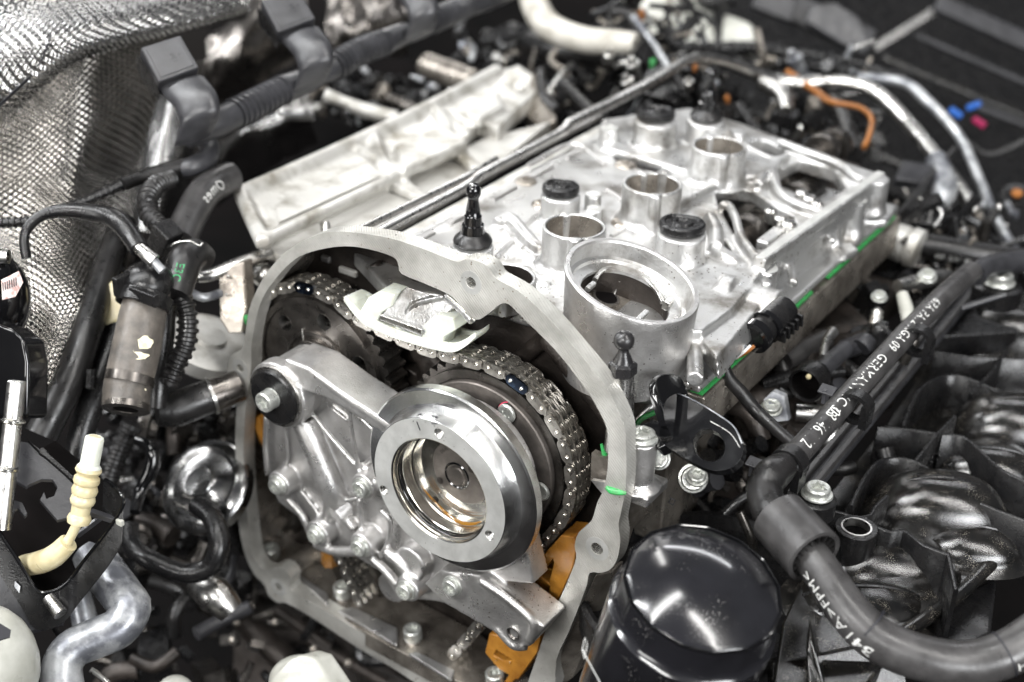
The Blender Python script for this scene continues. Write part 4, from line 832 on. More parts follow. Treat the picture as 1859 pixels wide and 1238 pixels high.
b = MB(); b.cyl(p, Zv, .9, -4, -1.4, 24); b.build('sleeve_hole', 'bay_black', mf)
b = MB(); b.rev([(2.2, 0), (2.1, .5), (1.1, 2.2), (.9, 2.4)], P(1700, 890, z=-4), Zv, 6); 
b = MB(); b.prism([[D(1470, 1110, 79), D(1476, 1160, 78.5), D(1488, 1210, 78), D(1500, 1262, 78), D(1470, 1262, 78), D(1462, 1180, 78.5)]], img(.9, .1) * .6 - Vector(CAM).normalized() * 1.2); b.build('fin', 'black_plastic_dusty', mf, bevel=.15)
b = MB(); b.prism([[D(1400, 1205, 80), D(1500, 1190, 79), D(1640, 1160, 80), D(1650, 1262, 80), D(1400, 1262, 80)]], -Vector(CAM).normalized() * 1.0); b.build('lower_flange', 'black_plastic_dusty', mf, bevel=.15)
b = MB(); b.prism([pxs([(1650, 1140, ), (1745, 1080), (1812, 1040), (1800, 1150), (1700, 1200)], z=-5.6)], (0, 0, -3)); b.build('side_box', 'black_plastic', mf, bevel=.3)
for k in range(14):                                    # wet grease specks in the rib pocket
    a, c = 1690 + rng.random() * 60, 815 + rng.random() * 30
    b = MB(); b.ball(P(a, c, z=-2.9), .06 + .1 * rng.random(), 8); b.build('grease_drop', 'black_gloss', mf)
# long rail and printed hose
t = thing('wire_duct', 'narrow grey plastic duct beside the printed hose', 'duct', P(1600, 760, z=0))
for (z_, w_, dx) in ((-.4, 1.3, 0), (.1, .35, -.45), (.1, .35, .45)):
    a_ = P(1445, 905, z=-.2); c_ = P(1805, 470, z=-.2); b = MB(); b.bar(a_ + Vector((dx, 0, z_)), c_ + Vector((dx, 0, z_)), w_, .5 if dx == 0 else .6); b.build('duct_wall' if dx else 'duct_base', 'rubber_grey' if dx else 'grey_plastic', t, bevel=.06)
hp = [(1404, 872, 82), (1440, 832, 84), (1500, 765, 88), (1600, 655, 93), (1700, 550, 99), (1765, 492, 104)]
o, path = line('vacuum_hose', 'rubber_grey', 'straight grey hose with white printed numbers held in black clips', 'hose', hp, [24, 24, 23, 21, 20, 19], seg=28)
def hose_text(txt, size, path, rad, s0, a0, parent, flip=1, vs=1, m_='white_paint'): label_text(txt, size, 'printed_text', parent, on_tube(path, rad, s0, a0, flip, vs), m_)
hose_text('03 /46/ 12', 1.15, path, .80, 8.9, -.5, o, -1, 1)
hose_text('GERMANY 4C 3B', .95, path, .80, 15.8, -.5, o, -1, 1)
hose_text('6PA PA12 AGA 09', .9, path, .79, 24.5, -.45, o, -1, 1)
for a, c, d, a2, c2 in ((1548, 722, 89, 1575, 758), (1660, 600, 95, 1688, 640), (1430, 815, 83, 1452, 870)):
    b = MB(); v = D(a, c, d); dr = (path[-1] - path[0]).normalized()
    for i in (0,):
        b.ring(D((a + a2) / 2 - 8, (c + c2) / 2 - 2, d), dr, .86, 1.12, -.45, .45, 28)
        b.box(D(a2 - 2, c2 - 4, d), (.5, 1.2, 1.6))
    b.build('hose_clip', 'black_plastic', label='black clip round the printed grey hose, ' + ('middle one' if a == 1548 else 'far one' if a == 1660 else 'the one at the near end by the elbow'), cat='clip', group='clips on the printed hose')
for k, (a, c) in enumerate(((1370, 840), (1502, 708))):
    b = MB(); b.box(D(a, c, 86), (1.0, .8, .16), Quaternion((1, 0, 0), .3)); b.box(D(a - 3, c + 9, 86.3), (.25, .7, 1.0)); b.build('clip_tongue', 'grey_plastic', label='small grey clip tongue ' + ('left of the elbow' if k == 0 else 'above the printed numbers'), cat='clip', bevel=.04)
b = MB(); rr = 25 * 82.5 / FP
v = D(1420, 846, 82.5); b.ring(v, path[-1] - path[0], rr - .05, rr + .02, -.07, .07, 32); b.build('white_band', 'white_paint', label='white printed band round the near end of the grey hose', cat='marking')
o, _ = line('hose_elbow', 'rubber', 'dark moulded rubber elbow between the printed hose and the sleeve', 'hose', [(1425, 845, 82.5), (1400, 862, 81.5), (1388, 890, 81), (1398, 925, 80), (1425, 960, 79), (1450, 990, 78.5)], [26, 31, 33, 34, 33, 32], seg=28)
# sleeve
t = thing('hose_sleeve', 'thick grey cylindrical sleeve round the hose below the elbow', 'sleeve', D(1450, 990, 79))
pa, pb = D(1412, 938, 80), D(1478, 1010, 77.5); n_ = (pb - pa).normalized(); Ls = (pb - pa).length
b = MB(); b.rev([(1.0, .1), (1.62, 0), (1.72, .08), (1.76, Ls), (1.6, Ls + .06), (1.45, Ls), (1.45, Ls - .6)], pa, n_, 56, cap1=False); b.build('sleeve_shell', 'rubber_grey', t)
b = MB(); b.rev([(1.44, 0), (.8, .1)], pa + n_ * (Ls - .5), n_, 40); b.build('sleeve_core', 'bay_black', t)
for k in range(16):
    a = 2 * math.pi * k / 16; q_ = n_.to_track_quat('Z', 'Y'); b = MB(); b.box(pa + n_ * (Ls - .25) + q_ @ Vector((1.2 * math.cos(a), 1.2 * math.sin(a), 0)), (.45, .1, .6), q_ @ Quaternion((0, 0, 1), a)); b.build('inner_fin', 'rubber', t)
hp = [(1466, 1000, 78), (1500, 1050, 77), (1545, 1115, 76), (1600, 1165, 75.5), (1680, 1196, 75), (1760, 1204, 75), (1830, 1185, 75), (1900, 1140, 75.5)]
o, path = line('coolant_hose', 'rubber_grey', 'thick grey hose with moulded white letters sweeping along the bottom right', 'hose', hp, [34, 36, 39, 42, 42, 42, 42, 42], seg=36)
hose_text('B41A', .95, path, 1.25, 6.3, .50, o, -1, 1)
hose_text('>FPM<', .85, path, 1.17, 3.9, .52, o, -1, 1)
b = MB(); b.ring(D(1577, 1140, 75.7), path[20] - path[19] if False else (D(1600, 1165, 75.5) - D(1545, 1115, 76)), 1.1, 1.29, -.05, .05, 40); b.build('hose_seam', 'ink', o)
v = D(1822, 1188, 75); b = MB(); b.ring(v, D(1850, 1172, 75) - D(1790, 1199, 75), 1.2, 1.31, -.05, .05, 40); b.build('hose_seam', 'ink', o)
hose_text('70H', .7, path, 1.3, 14.6, .6, o, -1, 1)
t = thing('manifold_screw', 'silver torx screw with washer beside the hose elbow', 'screw', D(1480, 905, 84))
b = MB(); b.rev([(1.25, -1.2), (1.25, -.1), (1.1, 0)], D(1482, 902, 84), Zv, 32); b.build('screw_boss', 'black_plastic', t)
put('torx_bolt', BOLT, t, D(1483, 898, 84), (0, 0, 1), .78)
t = thing('rail_screw', 'pale torx screw at the far end of the printed hose', 'screw', P(1800, 510, z=0)); put('torx_bolt', BOLT, t, D(1812, 512, 108), (0, 0, 1), 1.05)
b = MB(); b.rev([(1.9, -1.5), (1.9, -.1), (1.7, 0)], D(1812, 516, 108), Zv, 32); b.build('screw_boss', 'black_plastic', t)
line('end_connector', 'grey_plastic', 'grey plastic pipe end at the far end of the printed hose', 'pipe', [(1772, 500, 105), (1800, 482, 107), (1880, 470, 110)], 20)
# quick connector and purple tube, nipple, white rod
t = thing('quick_connector', 'black quick connector with a yellow dot and open mouth', 'connector', D(1460, 720, 96))
pa, pb = D(1462, 700, 95), D(1500, 665, 97); n_ = (pa - pb).normalized()
b = MB(); b.rev([(1.05, 0), (1.25, .1), (1.35, -.2), (1.3, -1.3), (1.0, -1.5), (.9, -2)], pa, n_, 36, cap0=False); b.build('mouth', 'black_plastic', t)
b = MB(); b.rev([(1.04, 0), (.95, -1.2)], pa, n_, 32, cap0=False); b.build('bore', 'bay_black', t)
b = MB(); b.ball(D(1468, 684, 93.6), .2, 12); b.build('yellow_dot', 'yellow_nylon', t)
line('purple_tube', 'grey_plastic', 'dull purple grey tube running up from the quick connector', 'pipe', [(1487, 676, 96), (1510, 655, 98), (1535, 632, 100)], [16, 17, 15])
t = thing('vacuum_valve', 'round black valve with a ridged metal nipple on top', 'valve', D(1585, 640, 106))
b = MB(); v = D(1585, 610, 105); b.rev([(2.0, -4), (2.0, -.3), (1.7, 0), (1.0, .1), (.9, .6), (.5, .7)], v, Zv, 40); b.build('valve_body', 'black_plastic', t)
b = MB(); b.rev([(1.6, -.02), (1.65, .12), (1.1, .2)], v, Zv, 36); b.build('ring', 'grey_plastic', t)
b = MB(); b.rev([(.42, .6), (.42, 1.2), (.55, 1.3), (.38, 1.6), (.5, 1.7), (.34, 2.0), (.46, 2.1), (.2, 2.4)], v, Zv, 24); b.build('nipple', 'steel', t)
line('white_rod', 'white_plastic', 'short cream white plastic peg behind the printed hose', 'peg', [(1638, 535, 106), (1645, 560, 105), (1650, 585, 104)], [11, 13, 12])
t = thing('printed_black_hose', 'thick black hose with white print at the right edge', 'hose', D(1750, 460, 120))
b = MB(); pts_ = [D(1640, 440, 118), D(1700, 448, 118), D(1780, 462, 118), D(1880, 476, 118)]; b.tube(pts_, 1.05, seg=28); b.build('hose_wall', 'rubber', t); hpth = b.path
hose_text('40 PA 6/12 3 CYX 08', .85, hpth, 1.05, 2.6, .55, t, 1, 1)
b = MB(); b.rev([(1.5, -1), (1.6, 0), (1.6, .8), (1.3, 1), (1.7, 1.2), (1.7, 2), (1.2, 2.2)], D(1628, 438, 118), (1, 0, -.1), 32); b.build('clamp', 'white_cast', t)
line('bracket_strut', 'steel', 'short grey strut with a bolt head behind the printed hose', 'strut', [(1630, 520, 108), (1680, 508, 110), (1720, 500, 112)], [12, 14, 12])
for a, c, d, r in ((1683, 503, 109, .62), (1596, 540, 104, .5), (1400, 742, 92, .6), (1265, 868, 88, .58)):
    put('torx_bolt', BOLT, None, D(a, c, d), (.1, -.3, 1), r, label={1683: 'blurred silver bolt on the grey strut', 1596: 'blurred silver bolt above the vacuum valve', 1400: 'silver bolt below the sensor cable', 1265: 'silver bolt head under the lifting eye'}[a], cat='bolt')
# dark engine side below the cover: castings, pipes, brackets
t = thing('lower_engine', 'oily black castings and brackets in shadow below the green gasket', 'engine block', (12, 28, -12))
for a, c, d, sx_, sy_, sz_ in ((1430, 640, 98, 4, 5, 3), (1500, 600, 104, 5, 6, 3), (1360, 740, 95, 4, 3, 4), (1450, 780, 96, 6, 4, 4), (1560, 540, 112, 6, 5, 3), (1340, 870, 95, 5, 3, 3), (1620, 470, 122, 4, 5, 4), (1540, 720, 100, 5, 6, 2)):
    b = MB(); b.box(D(a, c, d + 5), (sx_, sy_, sz_), Quaternion((0, 0, 1), a * .01)); b.build('casting', 'cast_dark', t, bevel=.8, bseg=3)
for k in range(26):
    a, c = 1300 + rng.random() * 380, 470 + rng.random() * 360
    if c < 1180 - a * .45 or c < 900 - (a - 1270) * .95: c += 130
    p0 = D(a, c, 108 - (c - 470) * .035); dr = Vector(rng.normal(size=3)).normalized()
    b = MB(); b.tube([p0, p0 + dr * 2, p0 + dr * 3 + Vector(rng.normal(size=3)) * .8], .3 + .5 * rng.random(), seg=12); b.build('small_fitting', ['black_plastic', 'cast_dark', 'grey_plastic', 'dark_steel', 'rubber', 'steel'][k % 6], t)
line('black_crossbar', 'black_plastic', 'black plastic bar crossing below the sensor plug', 'bar', [(1380, 700, 99), (1450, 682, 100), (1530, 672, 101)], [14, 15, 13])
line('round_pipe_stub', 'rubber_grey', 'grey rounded pipe stub left of the vacuum valve', 'pipe', [(1425, 655, 100), (1460, 635, 101), (1500, 615, 102)], [18, 20, 18])
line('metal_tab', 'steel', 'bent pale metal tab above the quick connector', 'bracket', [(1494, 648, 98), (1500, 620, 99), (1512, 602, 100)], [7, 8, 11])
t = thing('sensor_bracket', 'grey metal lug with a bolt at the end of the sensor cable', 'bracket', D(1400, 745, 91))
b = MB(); b.prism([[D(1378, 770, 92), D(1385, 725, 92), D(1402, 710, 92), D(1425, 720, 92), D(1432, 765, 92)]], (0, .5, 0)); b.build('lug', 'pipe_grey', t, bevel=.1)
b = MB(); b.prism([pxs([(1640, 560), (1700, 520), (1830, 540), (1850, 600), (1700, 610)], z=-1.5)], (0, 0, -2)); b.build('shadow_panel', 'black_plastic', label='black plastic panel under the far end of the printed hose', cat='panel', bevel=.2)
line('black_strip', 'grey_plastic', 'thin grey plastic strip right of the duct', 'strip', [(1745, 560, 106), (1790, 545, 106), (1825, 535, 106)], [5, 6, 5])
# ================================================================ TOP RIGHT
t = thing('radiator_shroud', 'huge black plastic radiator shroud with ribs in the top right corner', 'shroud', D(1600, 200, 170))
def quad(name, l, m_, parent, dv=None, **kw):
    pts_ = [D(*q_) for q_ in l]; n_ = (pts_[1] - pts_[0]).cross(pts_[2] - pts_[0]).normalized()
    if n_.dot(Vector(CAM) - pts_[0]) > 0: n_ = -n_
    b = MB(); b.prism([pts_], n_ * (dv or .6)); return b.build(name, m_, parent, **kw)
quad('back_panel', [(1250, -40, 190), (1900, -40, 190), (1900, 470, 175), (1500, 300, 180), (1250, 100, 185)], 'black_plastic', t, 2)
for i, (a, c, a2, c2, d, w_, m_) in enumerate(((1370, -5, 1440, 22, 165, 22, 'grey_plastic'), (1700, 5, 1880, 85, 165, 16, 'grey_plastic'), (1440, 15, 1580, 80, 168, 26, 'grey_plastic'), (1585, 90, 1700, 18, 166, 9, 'black_plastic_dusty'), (1660, 65, 1880, 160, 168, 5, 'grey_plastic'), (1600, 105, 1880, 220, 168, 6, 'black_plastic_dusty'), (1760, 190, 1880, 235, 168, 5, 'grey_plastic'), (1480, 230, 1700, 330, 165, 5, 'black_plastic_dusty'))):
    b = MB(); b.bar(D(a, c, d), D(a2, c2, d), w_ * 2 * d / FP, 1.2, up=tuple(Vector(CAM).normalized())); b.build('shroud_rib', m_, t, bevel=.2)
quad('vent_flap', [(1475, 8, 162), (1520, 5, 162), (1560, 30, 162), (1585, 85, 162), (1555, 95, 162), (1462, 40, 162)], 'grey_plastic', t, 1, bevel=.3)
line('refrigerant_pipe', 'steel', 'bright silver pipe arching over the far end of the cam cover', 'pipe', [(1262, 104, 130), (1320, 115, 134), (1400, 145, 138), (1450, 152, 138), (1500, 148, 138), (1560, 155, 137), (1600, 175, 136), (1650, 225, 134), (1700, 285, 131), (1740, 340, 129), (1775, 385, 127)], [10, 11, 13, 14, 13, 13, 14, 13, 13, 14, 12])
line('grey_cable_tube', 'pipe_grey', 'slim grey tube curving down the far right edge', 'pipe', [(1560, 140, 142), (1640, 150, 140), (1680, 180, 138), (1740, 245, 136), (1780, 330, 133), (1810, 400, 130), (1870, 500, 128)], [9, 9, 10, 9, 9, 9, 9])
line('grey_cable_tube', 'black_plastic', 'slim black line beside the grey tube at the far right', 'pipe', [(1380, 90, 150), (1480, 100, 148), (1600, 130, 146), (1700, 200, 142), (1770, 300, 138), (1790, 390, 134), (1850, 480, 130)], 6)
line('black_trunk_hose', 'black_plastic', 'black hose behind the silver pipe', 'hose', [(1250, 90, 150), (1380, 88, 150), (1480, 120, 150), (1620, 140, 150), (1650, 150, 148)], 12)
line('orange_wire', 'copper_wire', 'orange brown wire looping behind the cam cover', 'wire', [(1430, 130, 140), (1480, 165, 136), (1510, 185, 133), (1560, 195, 130), (1582, 215, 128), (1578, 245, 126), (1568, 268, 125)], [6, 7, 6, 5, 5, 5, 5])
line('silver_bracket', 'steel', 'blurred silver bracket end under the bright pipe', 'bracket', [(1385, 150, 136), (1420, 170, 134), (1428, 200, 133)], [14, 16, 13])
for a, c, m_, lb in ((1735, 205, 'blue_plastic', 'bright blue connector, left of the pair'), (1768, 192, 'blue_plastic', 'bright blue connector, right of the pair'), (1778, 222, 'magenta_plastic', 'small magenta connector under the blue ones')):
    b = MB(); b.box(D(a, c, 145), (1.5, .8, .6), Quaternion((0, 1, 0), .4 if a != 1768 else -.6)); b.build('wire_connector', m_, label=lb, cat='connector', bevel=.15)
line('thin_black_cable', 'rubber', 'thin black cable below the blue connectors', 'cable', [(1720, 225, 146), (1760, 260, 146), (1800, 280, 146), (1870, 250, 146)], 5)
t = thing('brass_cap', 'round black cap with a pale brass centre at the right edge', 'cap', D(1845, 355, 135)); lathe('cap_ring', 'black_plastic', t, 1846, 358, 135, [(26, 0), (28, 6), (18, 8)], .7, 10); lathe('cap_centre', 'copper_wire', t, 1846, 352, 134, [(10, 0), (10, 4), (2, 5)], .7, 10)
line('dark_strap', 'rubber', 'black cable tie knotted round the silver pipe', 'cable tie', [(1735, 270, 130), (1718, 290, 129), (1690, 320, 127), (1650, 370, 122), (1620, 400, 119)], 6)
line('silver_bracket', 'pipe_grey', 'grey metal bracket with a hole at the right of the cam cover', 'bracket', [(1700, 290, 130), (1715, 340, 127), (1705, 370, 126)], [20, 24, 16])
quad('clip_block', [(1640, 290, 128), (1705, 300, 128), (1690, 335, 127), (1625, 325, 127)], 'grey_plastic', None, 1.2, bevel=.2, label='grey plastic block behind the far corner of the cover', cat='block')
line('white_coolant_hose', 'white_hose', 'thick cream white hose bending down at the top', 'hose', [(965, -40, 150), (972, 10, 147), (1000, 50, 143), (1060, 72, 140), (1120, 76, 138), (1155, 80, 137)], [26, 26, 26, 24, 22, 20])
t = thing('white_reservoir', 'cream white plastic fluid reservoir at the top of the picture', 'reservoir', D(1270, 60, 160))
quad('tank_body', [(1120, -40, 165), (1240, -30, 163), (1295, 15, 160), (1300, 75, 158), (1280, 90, 158), (1200, 80, 160), (1150, 20, 163)], 'white_plastic', t, 3, bevel=.8)
quad('tank_body', [(1310, 20, 160), (1360, 40, 158), (1378, 75, 157), (1350, 95, 157), (1305, 85, 158)], 'white_plastic', t, 3, bevel=.6)
lathe('tank_cap', 'black_plastic', t, 1300, 0, 160, [(38, 0), (40, 14), (30, 18)], .5, 0)
for l, m_, r, lb in (([(1180, 10, 140), (1260, 20, 142), (1300, 50, 143), (1305, 95, 143), (1340, 100, 145)], 'black_plastic', 5, 'thin black cable crossing the white reservoir'), ([(1150, 30, 138), (1180, 70, 136), (1200, 100, 134), (1215, 125, 132)], 'pipe_grey', 6, 'thin grey cable dropping past the white hose'), ([(1110, 20, 140), (1140, 25, 140), (1160, 60, 138), (1180, 90, 136)], 'rubber', 7, 'thin black cable beside the end of the white hose'), ([(980, 130, 133), (985, 170, 130), (1010, 200, 128)], 'rubber', 9, 'short black cable behind the exhaust cover'), ([(1020, 150, 134), (1060, 190, 130), (1090, 215, 127)], 'rubber', 11, 'black hose left of the kinked steel line'), ([(1250, 165, 132), (1220, 140, 132), (1180, 160, 130)], 'black_plastic', 10, 'black hose loop behind the far plug'), ([(1340, 190, 134), (1375, 240, 132), (1385, 260, 130)], 'rubber', 9, 'black vertical cable behind the far stud'), ([(1500, 160, 140), (1530, 220, 135), (1550, 280, 130)], 'rubber', 18, 'thick black hose behind the orange wire'), ([(930, 60, 160), (1000, 90, 150), (1100, 105, 145), (1200, 110, 142)], 'rubber', 20, 'thick black hose under the white one')):
    line('loose_cable', m_, lb, 'cable', l, r)
for a, c, d, r, m_, lb in ((1185, 113, 132, .4, 'green_gasket', 'small bright green clip behind the steel line'), (1262, 122, 130, .3, 'copper_wire', 'brass fitting under the kinked steel line'), (1320, 178, 131, .35, 'copper_wire', 'brass fitting behind the far ball stud'), (1105, 100, 138, .8, 'steel', 'blurred silver fitting below the white hose'), (1150, 120, 133, .9, 'steel', 'blurred silver fitting left of the green clip'), (1430, 190, 130, .45, 'steel', 'shiny bolt end on the silver bracket'), (1445, 110, 142, 1.1, 'pipe_grey', 'grey plastic knob behind the silver pipe'), (1140, 150, 128, .8, 'steel', 'blurred silver nut below the green clip'), (1165, 25, 145, .5, 'copper_wire', 'tan fitting right of the white hose'), (1250, 150, 128, .6, 'steel', 'shiny fitting beside the far stud')):
    b = MB(); v = D(a, c, d); r *= .62; b.rev([(r, -2.5 * r), (r, 0), (r * 1.3, .1 * r), (r * 1.3, r * .6), (r * .7, r * .8), (r * .6, r * 1.8)], v, (-.4 + .01 * (a % 80), -.3, .7), 6 if a % 2 else 14); b.build('fitting', m_, label=lb, cat='fitting')
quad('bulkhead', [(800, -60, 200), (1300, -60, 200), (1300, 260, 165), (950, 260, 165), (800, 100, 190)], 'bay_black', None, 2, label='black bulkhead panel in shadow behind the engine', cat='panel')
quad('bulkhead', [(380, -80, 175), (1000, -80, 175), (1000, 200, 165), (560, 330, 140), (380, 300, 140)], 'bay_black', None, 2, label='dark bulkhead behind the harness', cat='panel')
# items between harness and exhaust cover
line('exhaust_pipe_stub', 'cast_oily_and_shade', 'short rusty pale pipe stub above the exhaust cover', 'pipe', [(775, 118, 146), (820, 135, 143), (865, 150, 140)], [22, 24, 22])
line('exhaust_stud', 'white_cast', 'pale cast lug with rounded end left of the pipe stub', 'lug', [(590, 172, 132), (625, 185, 132), (660, 200, 132), (720, 215, 132)], [13, 10, 14, 14])
line('oxygen_sensor', 'dark_steel', 'brown metal sensor body between the harness and the exhaust cover', 'sensor', [(700, 178, 136), (740, 195, 136), (760, 205, 135)], [12, 14, 10])

# small stuff nobody could count: wiring and brackets in the gaps
def clutter(name, m_, seed, regions, n_, rr, lab):
    g_ = np.random.default_rng(seed); b = MB()
    for k in range(n_):
        x0, y0, x1, y1, d0, d1 = regions[k % len(regions)]
        p0 = D(x0 + g_.random() * (x1 - x0), y0 + g_.random() * (y1 - y0), d0 + g_.random() * (d1 - d0)); dr = Vector(g_.normal(size=3)).normalized(); ln = 1 + 4 * g_.random()
        r_ = rr[0] + (rr[1] - rr[0]) * g_.random() ** 2
        if k % 4 == 0: b.rev([(r_ * 2, 0), (r_ * 2.4, .2), (r_ * 2.4, .8), (r_ * 1.5, 1.0), (r_ * 1.4, 1.5)], p0, dr, 10)
        elif k % 4 == 1: b.box(p0, (r_ * 5, r_ * 3, r_ * 2), Quaternion(dr, g_.random() * 3))
        else: b.tube([p0, p0 + dr * ln * .5 + Vector(g_.normal(size=3)) * .5, p0 + dr * ln + Vector(g_.normal(size=3)) * 1.2], r_, seg=8)
    b.build(name, m_, kind='stuff', label=lab)
TOPR = [(820, 30, 1130, 150, 150, 160), (1150, 90, 1300, 180, 134, 142), (940, 90, 1240, 215, 140, 150), (1230, 100, 1560, 250, 142, 152), (560, 120, 800, 220, 140, 150), (1380, 200, 1600, 290, 132, 140), (1600, 380, 1859, 470, 126, 134), (1110, 10, 1260, 110, 146, 150)]
GAPR = [(1300, 600, 1480, 860, 104, 112), (1400, 500, 1650, 700, 110, 118), (1600, 400, 1760, 520, 118, 126), (1180, 830, 1360, 900, 98, 104)]
GAPL = [(200, 740, 430, 1000, 108, 118), (190, 950, 470, 1230, 110, 120), (130, 440, 300, 560, 104, 110), (430, 1080, 700, 1238, 116, 124)]
clutter('engine_bay_clutter', 'black_plastic', 11, TOPR, 300, (.15, .7), 'dense black wiring and brackets behind the engine')
clutter('engine_bay_clutter', 'steel', 12, TOPR, 50, (.12, .32), 'scattered small metal fittings behind the engine')
clutter('engine_bay_clutter', 'cast_oily_and_shade', 13, TOPR, 60, (.2, .55), 'scattered oily castings behind the engine')
clutter('engine_bay_clutter', 'cast_oily_and_shade', 20, GAPR, 40, (.15, .45), 'oily fittings packed below the green gasket')
clutter('engine_bay_clutter', 'pipe_grey', 21, TOPR, 40, (.12, .35), 'grey fittings and tubes behind the engine')
clutter('engine_bay_clutter', 'black_plastic', 14, GAPR, 160, (.15, .7), 'black parts packed below the green gasket')
clutter('engine_bay_clutter', 'dark_steel', 15, GAPR, 90, (.15, .5), 'dark metal parts packed below the green gasket')
clutter('engine_bay_clutter', 'steel', 16, GAPR, 36, (.1, .28), 'small bright metal parts below the green gasket')
clutter('engine_bay_clutter', 'black_plastic', 17, GAPL, 90, (.2, .8), 'black parts packed left of the timing case')
clutter('engine_bay_clutter', 'dark_steel', 18, GAPL, 60, (.2, .6), 'dark metal parts packed left of the timing case')
clutter('engine_bay_clutter', 'steel', 19, GAPL, 14, (.1, .25), 'small bright metal parts left of the timing case')
# ================================================================ LEFT SIDE: heat shields
def patch(name, ctrl, nu, nv, m_, label, cat, fu, fv, amp, crum=0.0, flipn=False, grad=None):
    G = np.array([[np.array(D(*q_)) for q_ in row] for row in ctrl])      # rows x cols x 3
    def up(A, n):                                                        # Catmull-Rom along axis 0
        m = A.shape[0]; t = np.linspace(0, m - 1 - 1e-6, n); i = t.astype(int); f = (t - i)[:, None, None]
        p0 = A[np.maximum(i - 1, 0)]; p1 = A[i]; p2 = A[i + 1]; p3 = A[np.minimum(i + 2, m - 1)]
        return .5 * (2 * p1 + (p2 - p0) * f + (2 * p0 - 5 * p1 + 4 * p2 - p3) * f ** 2 + (3 * p1 - p0 - 3 * p2 + p3) * f ** 3)
    A = up(G, nv); A = up(A.transpose(1, 0, 2), nu).transpose(1, 0, 2)
    du = np.gradient(A, axis=1); dv = np.gradient(A, axis=0); n = np.cross(du, dv); n /= np.linalg.norm(n, axis=2, keepdims=True) + 1e-9
    s = np.sign((n * (CAM - A)).sum(2, keepdims=True)); n = n * s
    U, Vv = np.meshgrid(np.linspace(0, 1, nu), np.linspace(0, 1, nv))
    wob = .12 * np.sin(U * 5 + Vv * 3)
    a = 2 * math.pi * (U * fu + wob); c = 2 * math.pi * (Vv * fv + wob)
    h = amp * (np.cos(a) * np.cos(c))
    if crum:
        for k in range(14):
            kx, ky, ph = rng.normal() * 2, rng.normal() * 2, rng.random() * 6.28
            h += crum / (1 + k * .25) * np.sin(2 * math.pi * (kx * U + ky * Vv) + ph) * .35
    A = A + n * h[:, :, None]
    vs = (A.reshape(-1, 3)); lo = vs.min(0); hi = vs.max(0); off = np.array([(lo[0] + hi[0]) / 2, (lo[1] + hi[1]) / 2, lo[2]])
    idx = np.arange(nu * nv).reshape(nv, nu); q = np.stack([idx[:-1, :-1], idx[:-1, 1:], idx[1:, 1:], idx[1:, :-1]], -1).reshape(-1, 4)
    me = bpy.data.meshes.new(name); me.vertices.add(nu * nv); me.vertices.foreach_set('co', ((vs - off) * S).astype(np.float32).ravel())
    me.loops.add(q.size); me.loops.foreach_set('vertex_index', q.ravel().astype(np.int32)); me.polygons.add(len(q)); me.polygons.foreach_set('loop_start', np.arange(0, q.size, 4, dtype=np.int32)); me.update(); me.validate()
    me.materials.append(MAT[m_]); me.shade_smooth()
    o = bpy.data.objects.new(name, me); col.objects.link(o); o.location = Vector(off) * S
    md = o.modifiers.new('thick', 'SOLIDIFY'); md.thickness = .0008; md.offset = -1 if s.mean() > 0 else 1
    return tag(o, label, cat)
patch('heat_shield', [[(-80, -60, 106), (60, -70, 110), (200, -80, 115), (330, -80, 120), (470, -90, 126)],
                      [(-80, 50, 99), (40, 20, 101), (170, -10, 106), (310, -30, 112), (470, -50, 120)],
                      [(-80, 150, 96), (30, 90, 97), (150, 45, 100), (300, 10, 107), (460, -15, 116)],
                      [(-80, 260, 99), (20, 170, 98), (140, 95, 100), (290, 50, 106), (450, 10, 115)],
                      [(-80, 290, 103), (30, 200, 102), (150, 115, 104), (300, 62, 109), (455, 20, 118)]], 460, 230, 'foil', 'bright embossed foil heat shield rolling over the top left corner', 'heat shield', 30, 14, .17, .25)
patch('heat_shield', [[(-60, 150, 101), (60, 120, 102), (170, 90, 104), (300, 60, 111)],
                      [(-60, 260, 100), (60, 230, 102), (170, 200, 106), (290, 160, 115)],
                      [(-60, 360, 100), (60, 340, 102), (150, 320, 106), (260, 280, 116)],
                      [(-60, 480, 98), (60, 450, 99), (140, 430, 103), (240, 400, 112)],
                      [(-60, 620, 95), (70, 580, 96), (150, 560, 99), (230, 520, 106)],
                      [(-60, 760, 95), (60, 740, 95), (120, 720, 98), (170, 700, 102)]], 380, 620, 'foil_brown', 'brownish embossed foil heat shield below the bright roll on the left', 'heat shield', 23, 46, .12, .2)
patch('heat_shield', [[(225, 420, 122), (250, 280, 122), (280, 180, 124), (300, 110, 126)],
                      [(262, 420, 118), (285, 290, 118), (310, 180, 120), (330, 110, 122)],
                      [(300, 430, 120), (325, 300, 120), (345, 180, 122), (360, 110, 124)],
                      [(330, 440, 128), (350, 300, 128), (375, 180, 130), (390, 110, 132)]], 300, 110, 'foil', 'narrow shiny foil fold behind the first harness clip', 'heat shield', 46, 8, .05, .15)
patch('heat_shield', [[(380, 250, 128), (440, 205, 126), (510, 180, 126), (560, 170, 130)],
                      [(375, 290, 124), (440, 235, 120), (510, 215, 120), (565, 215, 124)],
                      [(385, 340, 126), (445, 290, 124), (520, 262, 124), (575, 250, 128)],
                      [(400, 380, 130), (455, 320, 132), (530, 280, 132), (580, 262, 134)]], 220, 160, 'foil', 'crumpled foil shield under the harness next to the exhaust cover', 'heat shield', 30, 20, .045, .5)
